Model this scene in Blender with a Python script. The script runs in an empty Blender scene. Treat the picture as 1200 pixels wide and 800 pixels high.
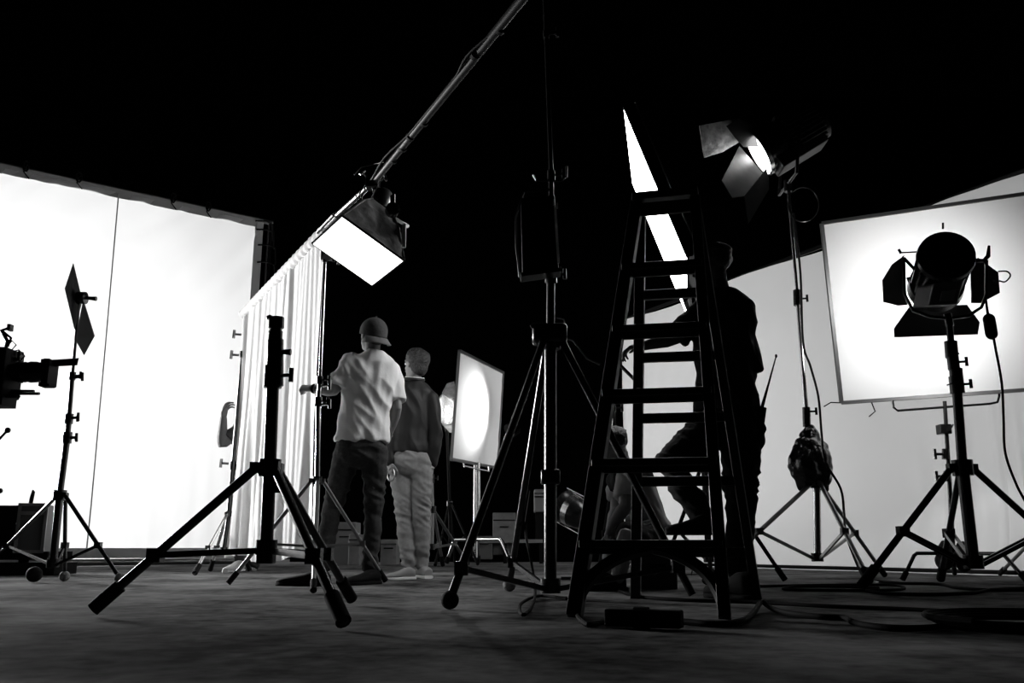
import bpy, math, random
from mathutils import Vector as V, Matrix, noise
random.seed(7)
PI = math.pi
COL = bpy.context.scene.collection
SC = bpy.context.scene

# ------------------------------------------------------------------ camera
F = 1050.0; TH = math.atan(240 / F); CZ = 0.24
cam_d = bpy.data.cameras.new('camera'); cam = bpy.data.objects.new('camera', cam_d); COL.objects.link(cam)
cam.location = (0, 0, CZ); cam.rotation_euler = (PI / 2 + TH, 0, 0)
cam_d.sensor_width = 36; cam_d.lens = 31.5; cam_d.clip_start = 0.02
SC.camera = cam
# ------------------------------------------------------------------ world + exposure
w = bpy.data.worlds.new('dark_hall'); SC.world = w; w.use_nodes = True
w.node_tree.nodes['Background'].inputs[0].default_value = (1, 1, 1, 1)
w.node_tree.nodes['Background'].inputs[1].default_value = 0.0001
vs = SC.view_settings; vs.view_transform = 'Standard'; vs.look = 'None'; vs.exposure = 0.0; vs.gamma = 1; vs.use_curve_mapping = False


def lamp(kind, loc, to, power, size=1.0, sy=None, angle=90, blend=.3, name='studio_light', spread=None):
    d = bpy.data.lights.new(name, kind); d.energy = power
    if kind == 'AREA':
        d.shape = 'RECTANGLE'; d.size = size; d.size_y = sy or size
        if spread: d.spread = math.radians(spread)
    if kind == 'SPOT':
        d.spot_size = math.radians(angle); d.spot_blend = blend; d.shadow_soft_size = size
    if kind == 'POINT': d.shadow_soft_size = size
    o = bpy.data.objects.new(name, d); COL.objects.link(o); o.location = loc
    o.rotation_euler = (V(to) - V(loc)).to_track_quat('-Z', 'Y').to_euler()
    return o


# lamps glowing through the left silk, then unseen lights added for backdrop and curtain
lamp('AREA', (-8.2, 15.4, 2.2), (-4.9, 11.7, 2.4), 480, 4.0, 3.6, name='silk_back_light')
lamp('AREA', (-10.2, 13.2, 2.4), (-6.2, 10.6, 2.4), 340, 3.0, 3.6, name='silk_back_light')
lamp('AREA', (6.2, 12.4, 1.6), (3.2, 10.2, 1.6), 225, 3.6, 2.2, name='added_backdrop_light')  # added unseen behind the muslin to brighten it evenly
lamp('AREA', (3.6, 13.6, 1.8), (2.2, 12.0, 1.6), 25, 1.8, 1.8, name='added_backdrop_light')
lamp('AREA', (-6.2, 9.2, 1.6), (-1.7, 6.6, 1.3), 170, 1.2, 2.0, name='added_curtain_light', spread=60)  # added light outside the frame, whitens the curtain


# ------------------------------------------------------------------ pixel helpers
def ray(px, py):
    dx = (px - 600) / F; dy = (400 - py) / F
    return V((dx, math.cos(TH) - dy * math.sin(TH), math.sin(TH) + dy * math.cos(TH)))


def at(px, py, Y):
    v = ray(px, py); return v * (Y / v.y) + V((0, 0, CZ))


def zp(px, py, z=0.0):
    v = ray(px, py); return v * ((z - CZ) / v.z) + V((0, 0, CZ))


# ------------------------------------------------------------------ materials (neutral greys)
MATS = {}


def mat(name, g, rough=.5, metal=0., nz=0., nscale=20., bump=0., bd=.02, trans=0., emit=0., spec=.5, stretch=None, sub=None):
    if name in MATS: return MATS[name]
    m = bpy.data.materials.new(name); m.use_nodes = True; nt = m.node_tree; N = nt.nodes; L = nt.links
    b = N['Principled BSDF']
    b.inputs['Base Color'].default_value = (g, g, g, 1); b.inputs['Roughness'].default_value = rough
    b.inputs['Metallic'].default_value = metal; b.inputs['Specular IOR Level'].default_value = spec
    tc = N.new('ShaderNodeTexCoord')
    src = tc.outputs['Object']
    if stretch:
        mp = N.new('ShaderNodeMapping'); mp.inputs['Scale'].default_value = stretch; L.new(src, mp.inputs[0]); src = mp.outputs[0]
    if nz or bump:
        n = N.new('ShaderNodeTexNoise'); n.inputs['Scale'].default_value = nscale; n.inputs['Detail'].default_value = 6
        L.new(src, n.inputs['Vector'])
        if nz:
            r = N.new('ShaderNodeMapRange'); r.inputs[1].default_value = .3; r.inputs[2].default_value = .7
            r.inputs[3].default_value = g * (1 - nz); r.inputs[4].default_value = g * (1 + nz)
            L.new(n.outputs[0], r.inputs[0]); L.new(r.outputs[0], b.inputs['Base Color'])
        if bump:
            bp = N.new('ShaderNodeBump'); bp.inputs['Strength'].default_value = bump; bp.inputs['Distance'].default_value = bd
            L.new(n.outputs[0], bp.inputs['Height']); L.new(bp.outputs[0], b.inputs['Normal'])
    if emit:
        b.inputs['Emission Color'].default_value = (1, 1, 1, 1); b.inputs['Emission Strength'].default_value = emit
    if trans:
        t = N.new('ShaderNodeBsdfTranslucent'); t.inputs[0].default_value = (g, g, g, 1)
        mx = N.new('ShaderNodeMixShader'); mx.inputs[0].default_value = trans
        L.new(b.outputs[0], mx.inputs[1]); L.new(t.outputs[0], mx.inputs[2]); L.new(mx.outputs[0], N['Material Output'].inputs[0])
    MATS[name] = m
    return m


BLK = mat('black_metal', .008, .25, .0, spec=.4)
BLKM = mat('black_matte', .007, .7, spec=.06)
CHR = mat('chrome_tube', .55, .22, 1.)
GRYM = mat('grey_metal', .22, .35, .8)
RUB = mat('rubber', .009, .8, spec=.06)
FELT = mat('felt_ball', .16, .95, bump=.4, nscale=90)
SILK = mat('white_silk', .85, .9, trans=.55, spec=.05)
CURT = mat('white_curtain', .8, .9, trans=.45, spec=.05)
MUSL = mat('muslin_backdrop', .72, .95, trans=.5, spec=.03, nz=.05, nscale=.8)
HEM = mat('hem_band', .5, .9, spec=.05)
DIFF = mat('diffusion_sheet', .8, .8, trans=.35, spec=.1)
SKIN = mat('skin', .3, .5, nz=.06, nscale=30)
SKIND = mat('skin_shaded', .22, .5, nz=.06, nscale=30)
TEE = mat('light_tee_fabric', .78, .95, spec=.1, bump=.1, nscale=60)
DENIM = mat('dark_denim', .045, .9, nz=.25, nscale=60, spec=.15)
CHINO = mat('grey_chino', .22, .9, nz=.1, nscale=50, spec=.15)
JACK = mat('dark_jacket_fabric', .013, .6, spec=.3)
CLOTH = mat('black_cloth', .012, .85, spec=.15, bump=.3, nscale=14)
HAIR = mat('dark_hair', .02, .5, bump=.8, nscale=70)
CAPM = mat('dark_cap_fabric', .05, .9, bump=.2, nscale=60)
BRIM = mat('grey_cap_brim', .13, .85)
WHT = mat('white_rubber', .7, .7)
PLAS = mat('black_plastic_bag', .012, .2, bump=.6, nscale=9, spec=.7)
GLASSM = mat('lens_glass', .02, .05, spec=.9)
LCASE = mat('grey_case_skin', .16, .5, nz=.2, nscale=12)
WOOD = mat('painted_black_ladder', .008, .4, nz=.3, nscale=8, bump=.2, spec=.25)
EDGE = mat('worn_highlight_strip', .5, .4, .3, nz=.5, nscale=9)
DOOR = mat('barn_door_metal', .03, .75, 0, spec=.08, nz=.35, nscale=9)
DOORL = mat('worn_lit_door', .10, .4, .4, nz=.6, nscale=16, bump=.3)  # mottled door metal, lighter to paint in the lit inner faces
EMS = mat('softbox_diffuser', .9, .8, emit=4)
EMP = mat('panel_diffuser', .9, .8, emit=11)
EML = mat('lamp_lens', .9, .3, emit=12)


# ------------------------------------------------------------------ mesh builder
def frame(d):
    d = V(d).normalized(); a = V((0, 0, 1)) if abs(d.z) < .9 else V((1, 0, 0))
    u = d.cross(a).normalized(); v = d.cross(u).normalized() * -1
    return u, v


class MB:
    def __init__(s): s.v = []; s.f = []

    def ring_loft(s, rings, cap=True, close=False):
        n = len(rings[0]); b = len(s.v)
        for r in rings: s.v += [V(p) for p in r]
        R = len(rings)
        for i in range(R if close else R - 1):
            j = (i + 1) % R
            for k in range(n):
                s.f.append((b + i * n + k, b + i * n + (k + 1) % n, b + j * n + (k + 1) % n, b + j * n + k))
        if cap and not close:
            s.f.append(tuple(b + k for k in range(n))[::-1]); s.f.append(tuple(b + (R - 1) * n + k for k in range(n)))
        return s

    def tube(s, pts, r, n=10, cap=True):
        pts = [V(p) for p in pts]; rs = r if isinstance(r, (list, tuple)) else [r] * len(pts)
        rings = []; u = None
        for i, p in enumerate(pts):
            d = (pts[min(i + 1, len(pts) - 1)] - pts[max(i - 1, 0)]).normalized()
            if u is None: u, v = frame(d)
            else:
                u = (u - d * u.dot(d)).normalized(); v = d.cross(u).normalized()
            if i == 0: v = d.cross(u).normalized()
            rings.append([p + u * rs[i] * math.cos(2 * PI * k / n) + v * rs[i] * math.sin(2 * PI * k / n) for k in range(n)])
        return s.ring_loft(rings, cap)

    def cap_tube(s, pts, r, n=12):  # tube with rounded ends
        pts = [V(p) for p in pts]; rs = list(r) if isinstance(r, (list, tuple)) else [r] * len(pts)
        d0 = (pts[0] - pts[1]).normalized(); d1 = (pts[-1] - pts[-2]).normalized()
        a = [pts[0] + d0 * rs[0] * t for t in (.97, .75, .4)]; ar = [rs[0] * t for t in (.24, .66, .92)]
        c = [pts[-1] + d1 * rs[-1] * t for t in (.4, .75, .97)]; cr = [rs[-1] * t for t in (.92, .66, .24)]
        return s.tube(a + pts + c, ar + rs + cr, n)

    def box(s, c, size, M=None):
        c = V(c); b = len(s.v); hx, hy, hz = [q / 2 for q in size]
        for x in (-1, 1):
            for y in (-1, 1):
                for z in (-1, 1):
                    p = V((x * hx, y * hy, z * hz))
                    if M: p = M @ p
                    s.v.append(c + p)
        for f in ((0, 1, 3, 2), (4, 6, 7, 5), (0, 4, 5, 1), (2, 3, 7, 6), (0, 2, 6, 4), (1, 5, 7, 3)): s.f.append(tuple(b + i for i in f))
        return s

    def beam(s, a, b_, wd, ht, side=None):  # box beam from a to b, wd along side
        a = V(a); b_ = V(b_); d = (b_ - a).normalized()
        if side is None: u, v = frame(d)
        else:
            u = V(side); u = (u - d * u.dot(d)).normalized(); v = d.cross(u)
        rings = [[p + u * x * wd / 2 + v * y * ht / 2 for x, y in ((-1, -1), (1, -1), (1, 1), (-1, 1))] for p in (a, b_)]
        return s.ring_loft(rings)

    def lathe(s, base, axis, prof, n=24):
        base = V(base); axis = V(axis).normalized(); u, v = frame(axis)
        rings = [[base + axis * h + u * r * math.cos(2 * PI * k / n) + v * r * math.sin(2 * PI * k / n) for k in range(n)] for h, r in prof]
        return s.ring_loft(rings)

    def ell(s, c, rx, ry=None, rz=None, M=None, n=16, m=10):
        ry = ry or rx; rz = rz or rx; rings = []
        for i in range(m + 1):
            t = -PI / 2 * .97 + PI * .97 * i / m
            rings.append([V(c) + ((M or Matrix.Identity(3)) @ V((rx * math.cos(t) * math.cos(2 * PI * k / n), ry * math.cos(t) * math.sin(2 * PI * k / n), rz * math.sin(t)))) for k in range(n)])
        return s.ring_loft(rings)

    def slab(s, pts, nrm, th):  # polygon with thickness
        b = len(s.v); n = len(pts); nrm = V(nrm).normalized() * th
        s.v += [V(p) for p in pts] + [V(p) + nrm for p in pts]
        s.f.append(tuple(b + k for k in range(n))); s.f.append(tuple(b + n + k for k in range(n))[::-1])
        for k in range(n): s.f.append((b + k, b + n + k, b + n + (k + 1) % n, b + (k + 1) % n))
        return s

    def grid(s, fn, nu, nv):
        b = len(s.v)
        for i in range(nu + 1):
            for j in range(nv + 1): s.v.append(V(fn(i / nu, j / nv)))
        for i in range(nu):
            for j in range(nv):
                a = b + i * (nv + 1) + j; s.f.append((a, a + nv + 1, a + nv + 2, a + 1))
        return s


def wloc(o):
    p = V((0, 0, 0))
    while o: p += V(o.location); o = o.parent
    return p


def part(mb, name, m, parent=None, smooth=True, bevel=0, label=None):
    org = wloc(parent) if parent else V((0, 0, 0))
    loc = V((0, 0, 0))
    if parent is None:
        n = len(mb.v); loc = V((sum(p.x for p in mb.v) / n, sum(p.y for p in mb.v) / n, min(p.z for p in mb.v))); org = loc
    me = bpy.data.meshes.new(name); me.from_pydata([tuple(p - org) for p in mb.v], [], mb.f); me.update()
    import bmesh
    bm = bmesh.new(); bm.from_mesh(me); bmesh.ops.recalc_face_normals(bm, faces=bm.faces); bm.to_mesh(me); bm.free()
    o = bpy.data.objects.new(name, me); COL.objects.link(o); o.location = loc
    me.materials.append(m)
    if parent: o.parent = parent
    if smooth:
        me.shade_smooth()
        try: me.set_sharp_from_angle(angle=math.radians(40))
        except Exception: pass
    if bevel:
        bv = o.modifiers.new('bevel', 'BEVEL'); bv.width = bevel; bv.segments = 2; bv.limit_method = 'ANGLE'
    if label: o['label'] = label
    return o


def tag(o, label, cat, group=None, kind=None):
    o['label'] = label; o['category'] = cat
    if group: o['group'] = group
    if kind: o['kind'] = kind
    return o


def thing(name, label, cat, loc, group=None):
    o = bpy.data.objects.new(name, None); COL.objects.link(o); o.location = loc; o.empty_display_size = .1
    return tag(o, label, cat, group)


def structure(mb, name, m, **k):
    o = part(mb, name, m, None, **k); o['kind'] = 'structure'; return o


def organic(o, vox=.01, smooth=4, wr=0., kind='lump', seed=0.):
    """voxel-union the overlapping volumes of o into one continuous surface, then press folds into it"""
    r = o.modifiers.new('remesh', 'REMESH'); r.mode = 'VOXEL'; r.voxel_size = vox; r.use_smooth_shade = True
    s = o.modifiers.new('smooth', 'SMOOTH'); s.factor = .5; s.iterations = smooth
    bpy.context.view_layer.update()
    dg = bpy.context.evaluated_depsgraph_get()
    me = bpy.data.meshes.new_from_object(o.evaluated_get(dg)); o.modifiers.clear(); old = o.data; o.data = me
    if not me.materials: me.materials.append(old.materials[0])
    me.name = old.name
    if wr:
        w0 = wloc(o); zs = [v.co.z for v in me.vertices]; z0, z1 = min(zs), max(zs); n3 = noise.noise; out = []
        for v, nn in zip(me.vertices, me.vertex_normals):
            p = v.co + w0; t = (v.co.z - z0) / max(1e-6, z1 - z0)
            if kind == 'tee':
                q = n3(V((p.x * .5, p.y * .5, p.z * .5 + seed)))
                a = p.x * .75 + p.z * .55; b = p.x * -.55 + p.z * .75
                f = 1 - 2.2 * abs(n3(V((a * 11 + 2 * q, b * 3.0, p.y * 4 + seed)))); g = n3(V((p.x * 26, p.y * 14, p.z * 7 + seed)))
                d = .75 * (f - .4) + .22 * g + (.35 * math.sin(p.x * 46 + p.y * 20) if t < .12 else 0) * (1 - t / .12 if t < .12 else 0)
            elif kind == 'trousers':
                f = 1 - 2.4 * abs(n3(V((p.x * 6, p.y * 5, p.z * 19 + p.x * 9 + seed)))); k = .35 + .65 * max(math.exp(-((t - .5) / .14) ** 2), math.exp(-((t - .03) / .12) ** 2), .8 * math.exp(-((t - .85) / .08) ** 2))
                d = k * (f - .4) * .8 + .15 * n3(V((p.x * 25, p.y * 25, p.z * 25)))
            else: d = n3(p * 9 + V((seed, 0, 0))) + .6 * n3(p * 21)
            out.append(v.co + nn.vector * (wr * d))
        for v, c in zip(me.vertices, out): v.co = c
    me.shade_smooth()
    return o


# ------------------------------------------------------------------ setting
def floor_mat():
    m = bpy.data.materials.new('worn_concrete_floor'); m.use_nodes = True; nt = m.node_tree; N = nt.nodes; L = nt.links
    b = N['Principled BSDF']; tc = N.new('ShaderNodeTexCoord')
    n1 = N.new('ShaderNodeTexNoise'); n1.inputs['Scale'].default_value = 1.3; n1.inputs['Detail'].default_value = 8; n1.inputs['Roughness'].default_value = .65
    n2 = N.new('ShaderNodeTexNoise'); n2.inputs['Scale'].default_value = 14; n2.inputs['Detail'].default_value = 8
    for n in (n1, n2): L.new(tc.outputs['Object'], n.inputs['Vector'])
    mx = N.new('ShaderNodeMath'); mx.operation = 'MULTIPLY_ADD'; mx.inputs[1].default_value = .45; L.new(n2.outputs[0], mx.inputs[0]); L.new(n1.outputs[0], mx.inputs[2])
    r = N.new('ShaderNodeMapRange'); r.inputs[1].default_value = .55; r.inputs[2].default_value = .92; r.inputs[3].default_value = .016; r.inputs[4].default_value = .19
    L.new(mx.outputs[0], r.inputs[0]); L.new(r.outputs[0], b.inputs['Base Color'])
    r2 = N.new('ShaderNodeMapRange'); r2.inputs[1].default_value = .35; r2.inputs[2].default_value = .75; r2.inputs[3].default_value = .8; r2.inputs[4].default_value = .5
    L.new(n1.outputs[0], r2.inputs[0]); L.new(r2.outputs[0], b.inputs['Roughness'])
    b.inputs['Specular IOR Level'].default_value = .004
    bp = N.new('ShaderNodeBump'); bp.inputs['Strength'].default_value = .35; bp.inputs['Distance'].default_value = .01
    L.new(mx.outputs[0], bp.inputs['Height']); L.new(bp.outputs[0], b.inputs['Normal'])
    return m


DARK = mat('black_painted_wall', .001, .95, spec=.0)
structure(MB().box((0, 8, -.05), (26, 20, .1)), 'floor', floor_mat(), smooth=False)
structure(MB().box((3.1, 14.6, 4), (13.2, .15, 8)), 'wall_back', DARK, smooth=False)
structure(MB().box((-12.9, 8, 4), (.15, 20, 8)), 'wall_left', DARK, smooth=False)
structure(MB().box((12.9, 8, 4), (.15, 20, 8)), 'wall_right', DARK, smooth=False)

# ------------------------------------------------------------------ big silk on the left
SH = at(308, 258, 12.5).z
P0 = zp(0, 192, SH); P1 = zp(308, 258, SH)
P0 = P0 + (P0 - P1) * .45
dS = (P1 - P0).normalized(); nS = V((dS.y, -dS.x, 0)); LS = (P1 - P0).length


def sil(px, py):  # point on the silk plane
    v = ray(px, py); t = (P1 - V((0, 0, CZ))).dot(nS) / v.dot(nS); return v * t + V((0, 0, CZ))


sw = thing('silk_screen', 'huge white silk stretched on a pipe frame filling the left side', 'fabric screen', ((P0 + P1) / 2).to_2d().to_3d())


def silkf(u, v):
    p = P0.lerp(P1, u); z = .1 + (SH - .16) * v
    tp = max(0, v - .62) / .38
    wv = .035 * tp ** 1.5 * (1 - 2.2 * abs(noise.noise(V((u * 9 + (1 - v) * 7, (1 - v) * 3, 7))))) * 1.6 + .03 * noise.noise(V((u * 9, v * 5, 0))) + .02 * (1 - v) ** 4 * noise.noise(V((u * 40, v * 4, 3)))
    q = p + nS * wv; return (q.x, q.y, z)


part(MB().grid(silkf, 110, 60), 'cloth', SILK, sw)
up = V((0, 0, 1))
hem = MB().beam(P0 + V((0, 0, -.07)) + nS * .03, P1 + V((0, 0, -.07)) + nS * .03, .012, .13, nS)
part(hem, 'hem', HEM, sw, smooth=False)
E1 = P1 + V((0, 0, -SH / 2))
part(MB().beam(P1 + nS * .03 + V((0, 0, -.1)) - dS * .06, P1 + nS * .03 - dS * .06 + V((0, 0, -SH + .1)), .012, .12, nS), 'hem', HEM, sw, smooth=False)
part(MB().beam(P0 + nS * .03 + V((0, 0, -SH + .16)), P1 + nS * .03 + V((0, 0, -SH + .16)), .012, .12, nS), 'hem', HEM, sw, smooth=False)
s0 = sil(138, 228); s1 = sil(106, 590)
part(MB().tube([s0 + nS * .05, s0.lerp(s1, .5) + nS * .06, s1 + nS * .05, V((s1.x, s1.y, .12)) + nS * .05], .009, 6), 'seam', HEM, sw)
part(MB().tube([P0 - nS * .03, P1 - nS * .03 + dS * .16], .035, 12), 'frame_pipe', GRYM, sw)
part(MB().tube([V((P1.x, P1.y, 0)) + dS * .13 - nS * .03, P1 + dS * .13 - nS * .03], .035, 12), 'frame_pipe', BLK, sw)
part(MB().tube([V((P0.x, P0.y, .05)), V((P1.x, P1.y, .05))], .045, 12), 'frame_pipe', GRYM, sw)
for x, y in ((30, 196), (92, 209), (202, 233), (243, 243)):
    p = sil(x, y) + nS * .05
    pts = [p + V((0, 0, .05)) + dS * .03, p + nS * .03, p + V((0, 0, -.08)) - dS * .02, p + V((0, 0, -.16)) + dS * .05]
    part(MB().tube(pts, .008, 6).tube([p + dS * .03 * math.cos(a) + up * .07 * math.sin(a) for a in [k * PI / 5 for k in range(11)]], .011, 6), 'tie_cord', BLKM, sw)
for x, y in ((310, 272), (311, 310), (312, 290), (309, 262)):
    p = sil(x, y) + nS * .05
    part(MB().tube([p - dS * .14, p + dS * .02 + V((0, 0, .03)), p + dS * .12, p + dS * .14 - V((0, 0, .25))], .012, 6), 'tie_cord', BLKM, sw)

# ------------------------------------------------------------------ muslin backdrop on the right
BH = 3.45
bl = zp(727, 376, BH); br = zp(1200, 200, BH); br = br + (br - bl) * .35
dB = (br - bl).normalized(); nB = V((dB.y, -dB.x, 0))
bd = thing('muslin_backdrop', 'wide white muslin backdrop hanging behind the ladder and lamps at right', 'backdrop', ((bl + br) / 2).to_2d().to_3d())


def bdf(u, v):
    p = bl.lerp(br, u)
    z = .003 + (BH - .003) * v - .06 * v * math.sin(u * PI * 3) ** 2
    lo = (1 - v) ** 3
    wv = .05 * noise.noise(V((u * 6, v * 3, 5))) + lo * .07 * math.sin(u * 210 + 3 * noise.noise(V((u * 20, v, 1)))) * max(0, min(1, (u - .55) * 6)) + .012 * noise.noise(V((u * 30, v * 8, 2)))
    q = p - nB * wv + nB * .15 * (1 - v) ** 8
    return (q.x, q.y, z)


part(MB().grid(bdf, 240, 50), 'cloth', MUSL, bd)
part(MB().tube([bl + V((0, 0, .02)) - nB * .05 - dB * .1, br + V((0, 0, .02)) - nB * .05], .025, 10), 'crossbar', BLKM, bd)
for k in (0.0, 1.0):
    p = bl.lerp(br, k) - nB * .12
    part(MB().tube([V((p.x, p.y, 0)), V((p.x, p.y, BH))], .025, 10), 'upright', BLKM, bd)
part(MB().tube([V((bl.x, bl.y, .03)) + nB * .2, V((br.x, br.y, .03)) + nB * .2], .018, 8), 'floor_pipe', BLKM, bd)


# ------------------------------------------------------------------ stands
def knob(mb, p, d, L=.05, r=.012):
    p = V(p); d = V(d).normalized(); u, v = frame(d)
    mb.tube([p, p + d * L], r * .6, 8); mb.tube([p + d * L - v * r * 2.2, p + d * L + v * r * 2.2], r * .8, 8)


def stand(name, label, hub, low, feet, poles, r=.02, m=BLK, foot='cap', jt=.55, legr=None, knobs=None, group=None, cat='light stand',
          twin=False, legm=None, footm=RUB, balls=None):
    """poles: list of (point, radius); first starts at the hub."""
    legr = legr or r * .62; legm = legm or m
    root = thing(name, label, cat, (hub.x, hub.y, 0), group)
    part(MB().tube([low, hub], r, 14), 'base_column', m, root)
    part(MB().tube([hub - V((0, 0, r * 1.3)), hub + V((0, 0, r * 1.3))], r * 1.7, 14), 'hub_collar', BLK, root)
    part(MB().tube([low - V((0, 0, r * .6)), low + V((0, 0, r * 1.6))], r * 1.6, 14), 'lower_collar', BLK, root)
    for i, ft in enumerate(feet):
        d = V((ft.x - hub.x, ft.y - hub.y, 0)).normalized()
        s = hub + d * r * 2.0
        fr = legr * 1.5
        fend = V((ft.x, ft.y, fr * 1.05 if foot == 'cap' else .036))
        lg = MB().tube([s, fend], legr, 12)
        lg.box(s, (legr * 2.4, legr * 2.4, legr * 2.4))
        lo = part(lg, 'leg', legm, root)
        dd = (fend - s).normalized()
        if foot == 'cap':
            part(MB().tube([fend - dd * legr * 7, fend], fr, 12), 'foot', footm, lo)
        elif foot == 'ball' and (balls is None or balls[i]):
            part(MB().ell(fend, .036), 'foot_ball', (balls[i] if balls else FELT), lo)
        j = s.lerp(fend, jt)
        br_ = MB()
        side = dd.cross(V((0, 0, 1))).normalized()
        a = low + d * r
        if twin:
            for q in (-1, 1): br_.beam(a + side * q * legr * 1.2, j + side * q * legr * 1.2, legr * .5, legr * 1.3, side)
        else: br_.beam(a, j, legr * 1.0, legr * 1.3, side)
        br_.box(j, (legr * 3, legr * 3, legr * 3))
        part(br_, 'brace', legm, root)
    prev = hub; pr_ = r
    for k, (p, rr) in enumerate(poles):
        part(MB().tube([prev, p], rr, 14), 'pole_section', m if k < 1 else (CHR if m is CHR else m), root)
        if k < len(poles) - 1:
            cl = part(MB().tube([p - V((0, 0, rr * 2)), p + V((0, 0, rr * 1.6))], rr * 1.45, 14), 'collar', BLK, root)
            kb = MB(); knob(kb, p + V((rr, 0, 0)), (1, -.3, 0), .05, .012); part(kb, 'locking_knob', BLK, cl)
        prev = p
    return root


# foreground stub stand
Yd = 3.33
D = [zp(108, 723), zp(402, 739), zp(412, 709)]
sD = stand('tripod_stand', 'large black tripod stand with no lamp, closest on the floor at left', at(316, 548, Yd), at(312, 645, Yd), D,
           [(at(320, 440, Yd), .0235), (at(323, 388, Yd), .027)], r=.024, m=BLK, legr=.0165, jt=.63)
hd = MB().tube([at(322.5, 452, Yd), at(322.8, 398, Yd)], .031, 16).tube([at(323, 398, Yd), at(323.6, 376, Yd)], .022, 14)
part(hd, 'head_collar', BLK, sD)
part(MB().tube([at(323.6, 384, Yd), at(324, 372, Yd)], .03, 14), 'socket', BLK, sD)
part(MB().tube([at(317, 373, Yd), at(317.5, 400, Yd)], .005, 6).ell(at(316, 372, Yd), .013, .013, .011), 'lever', BLK, sD)
part(MB().tube([at(330, 412, Yd), at(341, 412.5, Yd)], [.008, .013], 10), 'locking_knob', BLK, sD)
part(MB().box(at(312, 652, Yd), (.06, .06, .05)), 'bottom_block', BLK, sD, bevel=.006)
part(MB().box(at(326, 566, Yd), (.02, .03, .07)), 'latch', BLK, sD, bevel=.004)

# curtain pipe stand (near)
H = 2.45
Yp = 5.78
sE = stand('curtain_stand', 'slim chrome and black stand holding the near end of the curtain pipe', at(372, 563, Yp), at(369, 640, Yp),
           [zp(267, 687), zp(452, 684), zp(367, 696)],
           [(at(373, 470, Yp), .017), (at(375, 445, Yp), .015), (at(381, 303, Yp), .012), (at(382, 276, Yp), .010)], r=.019, m=CHR, legr=.012, jt=.62, legm=GRYM)
for yy in (452, 474):
    k = MB(); knob(k, at(376, yy, Yp), (1, -.2, .05), .06, .014); part(k, 'locking_knob', CHR, sE)
gh = MB().tube([at(377, 299, Yp), at(392, 300, Yp)], .035, 14).tube([at(384, 300, Yp - .04), at(384, 300, Yp + .04)], .03, 12)
part(gh, 'grip_head', GRYM, sE)
part(MB().tube([at(392, 296, Yp), at(397, 295, Yp), at(396, 310, Yp)], .008, 8), 'handle', CHR, sE)
# far curtain stand
Yf = 8.35
sF = stand('curtain_stand', 'small chrome stand mostly hidden behind the far edge of the curtain', at(268, 602, Yf), at(262, 645, Yf),
           [zp(228, 675), zp(246, 671), zp(292, 671)], [(at(273, 545, Yf), .022), (at(284, 415, Yf), .018), (at(287, 392, Yf), .016), (at(289, 366, Yf), .014)],
           r=.02, m=BLK, legr=.015, jt=.6, legm=CHR)
for yy, xx in ((543, 268), (416, 280), (392, 283)):
    k = MB(); knob(k, at(xx, yy, Yf - .05), (-1, -.1, .05), .07, .018); part(k, 'locking_knob', GRYM, sF)

# the long pipe carrying curtain and softbox
c_far = zp(285, 366, H); c_mid = zp(395, 252, H); c_soft = zp(440, 211, H); c_near = zp(612, -1, H)
bp = thing('boom_pipe', 'long dark pipe running overhead from the curtain top towards the camera', 'pipe', (c_soft.x, c_soft.y, H))
ext = c_near + (c_near - c_soft) * .25
part(MB().tube([c_far, c_mid], .026, 12), 'pipe_section', GRYM, bp)
part(MB().tube([c_mid, c_soft], .02, 12), 'pipe_section', BLK, bp)
part(MB().tube([c_soft, ext], .021, 14), 'pipe_section', mat('dull_pipe', .014, .5, 0, spec=.06), bp)
for x, y in ((586, 34), (557, 64), (497, 143), (481, 160), (472, 173), (461, 187)):
    p = zp(x, y, H); dd = (ext - c_soft).normalized()
    part(MB().tube([p - dd * .012, p + dd * .012], .026, 12), 'tape_band', BLKM, bp)
cb = []
for k in range(30):
    t = k / 29; p = zp(586 - 150 * t, 34 + 180 * t, H); off = .022 + .03 * max(0, math.sin(t * PI * 3)) ** 2
    cb.append(p + V((-off, 0, -.004)))
part(MB().tube(cb, .006, 6), 'cable', BLKM, bp)

# the curtain (follows the pipe, hangs in pleats)
ct = thing('curtain', 'white pleated cloth curtain hanging from the pipe at left centre', 'curtain', ((c_far + c_mid) / 2).to_2d().to_3d())
c_end = zp(388, 260, H)
dC = (c_end - c_far).normalized(); nC = V((dC.y, -dC.x, 0)); LC = (c_end - c_far).length
c_end = c_end - dC * .12; LC -= .12


def curf(u, v):
    p = c_far.lerp(c_end, u); zz = .14 + .03 * math.sin(u * 9) + (H + .01 - .14) * v
    amp = .035 * (1 - .6 * v)
    wv = amp * (.55 + 1.1 * noise.noise(V((u * 7, v * .8, 4)))) * math.sin(u * 58 + 3.5 * noise.noise(V((u * 8, v * .7, 0))) + .6 * (1 - v)) + .05 * (1.2 - v) * noise.noise(V((u * 9, v * 1.2, 9))) + .006 * math.sin(u * 170 + 2 * v)
    q = p + nC * wv; return (q.x, q.y, zz)


part(MB().grid(curf, 200, 30), 'pleated_cloth', CURT, ct)


def hemf(u, v):
    a = 2 * PI * v; p = c_far.lerp(c_end, u) + V((0, 0, -.02)); r = .042 + .006 * math.sin(u * 150)
    return p + nC * r * math.cos(a) + V((0, 0, r * math.sin(a)))


part(MB().grid(hemf, 120, 12), 'rod_pocket', CURT, ct)

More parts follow.
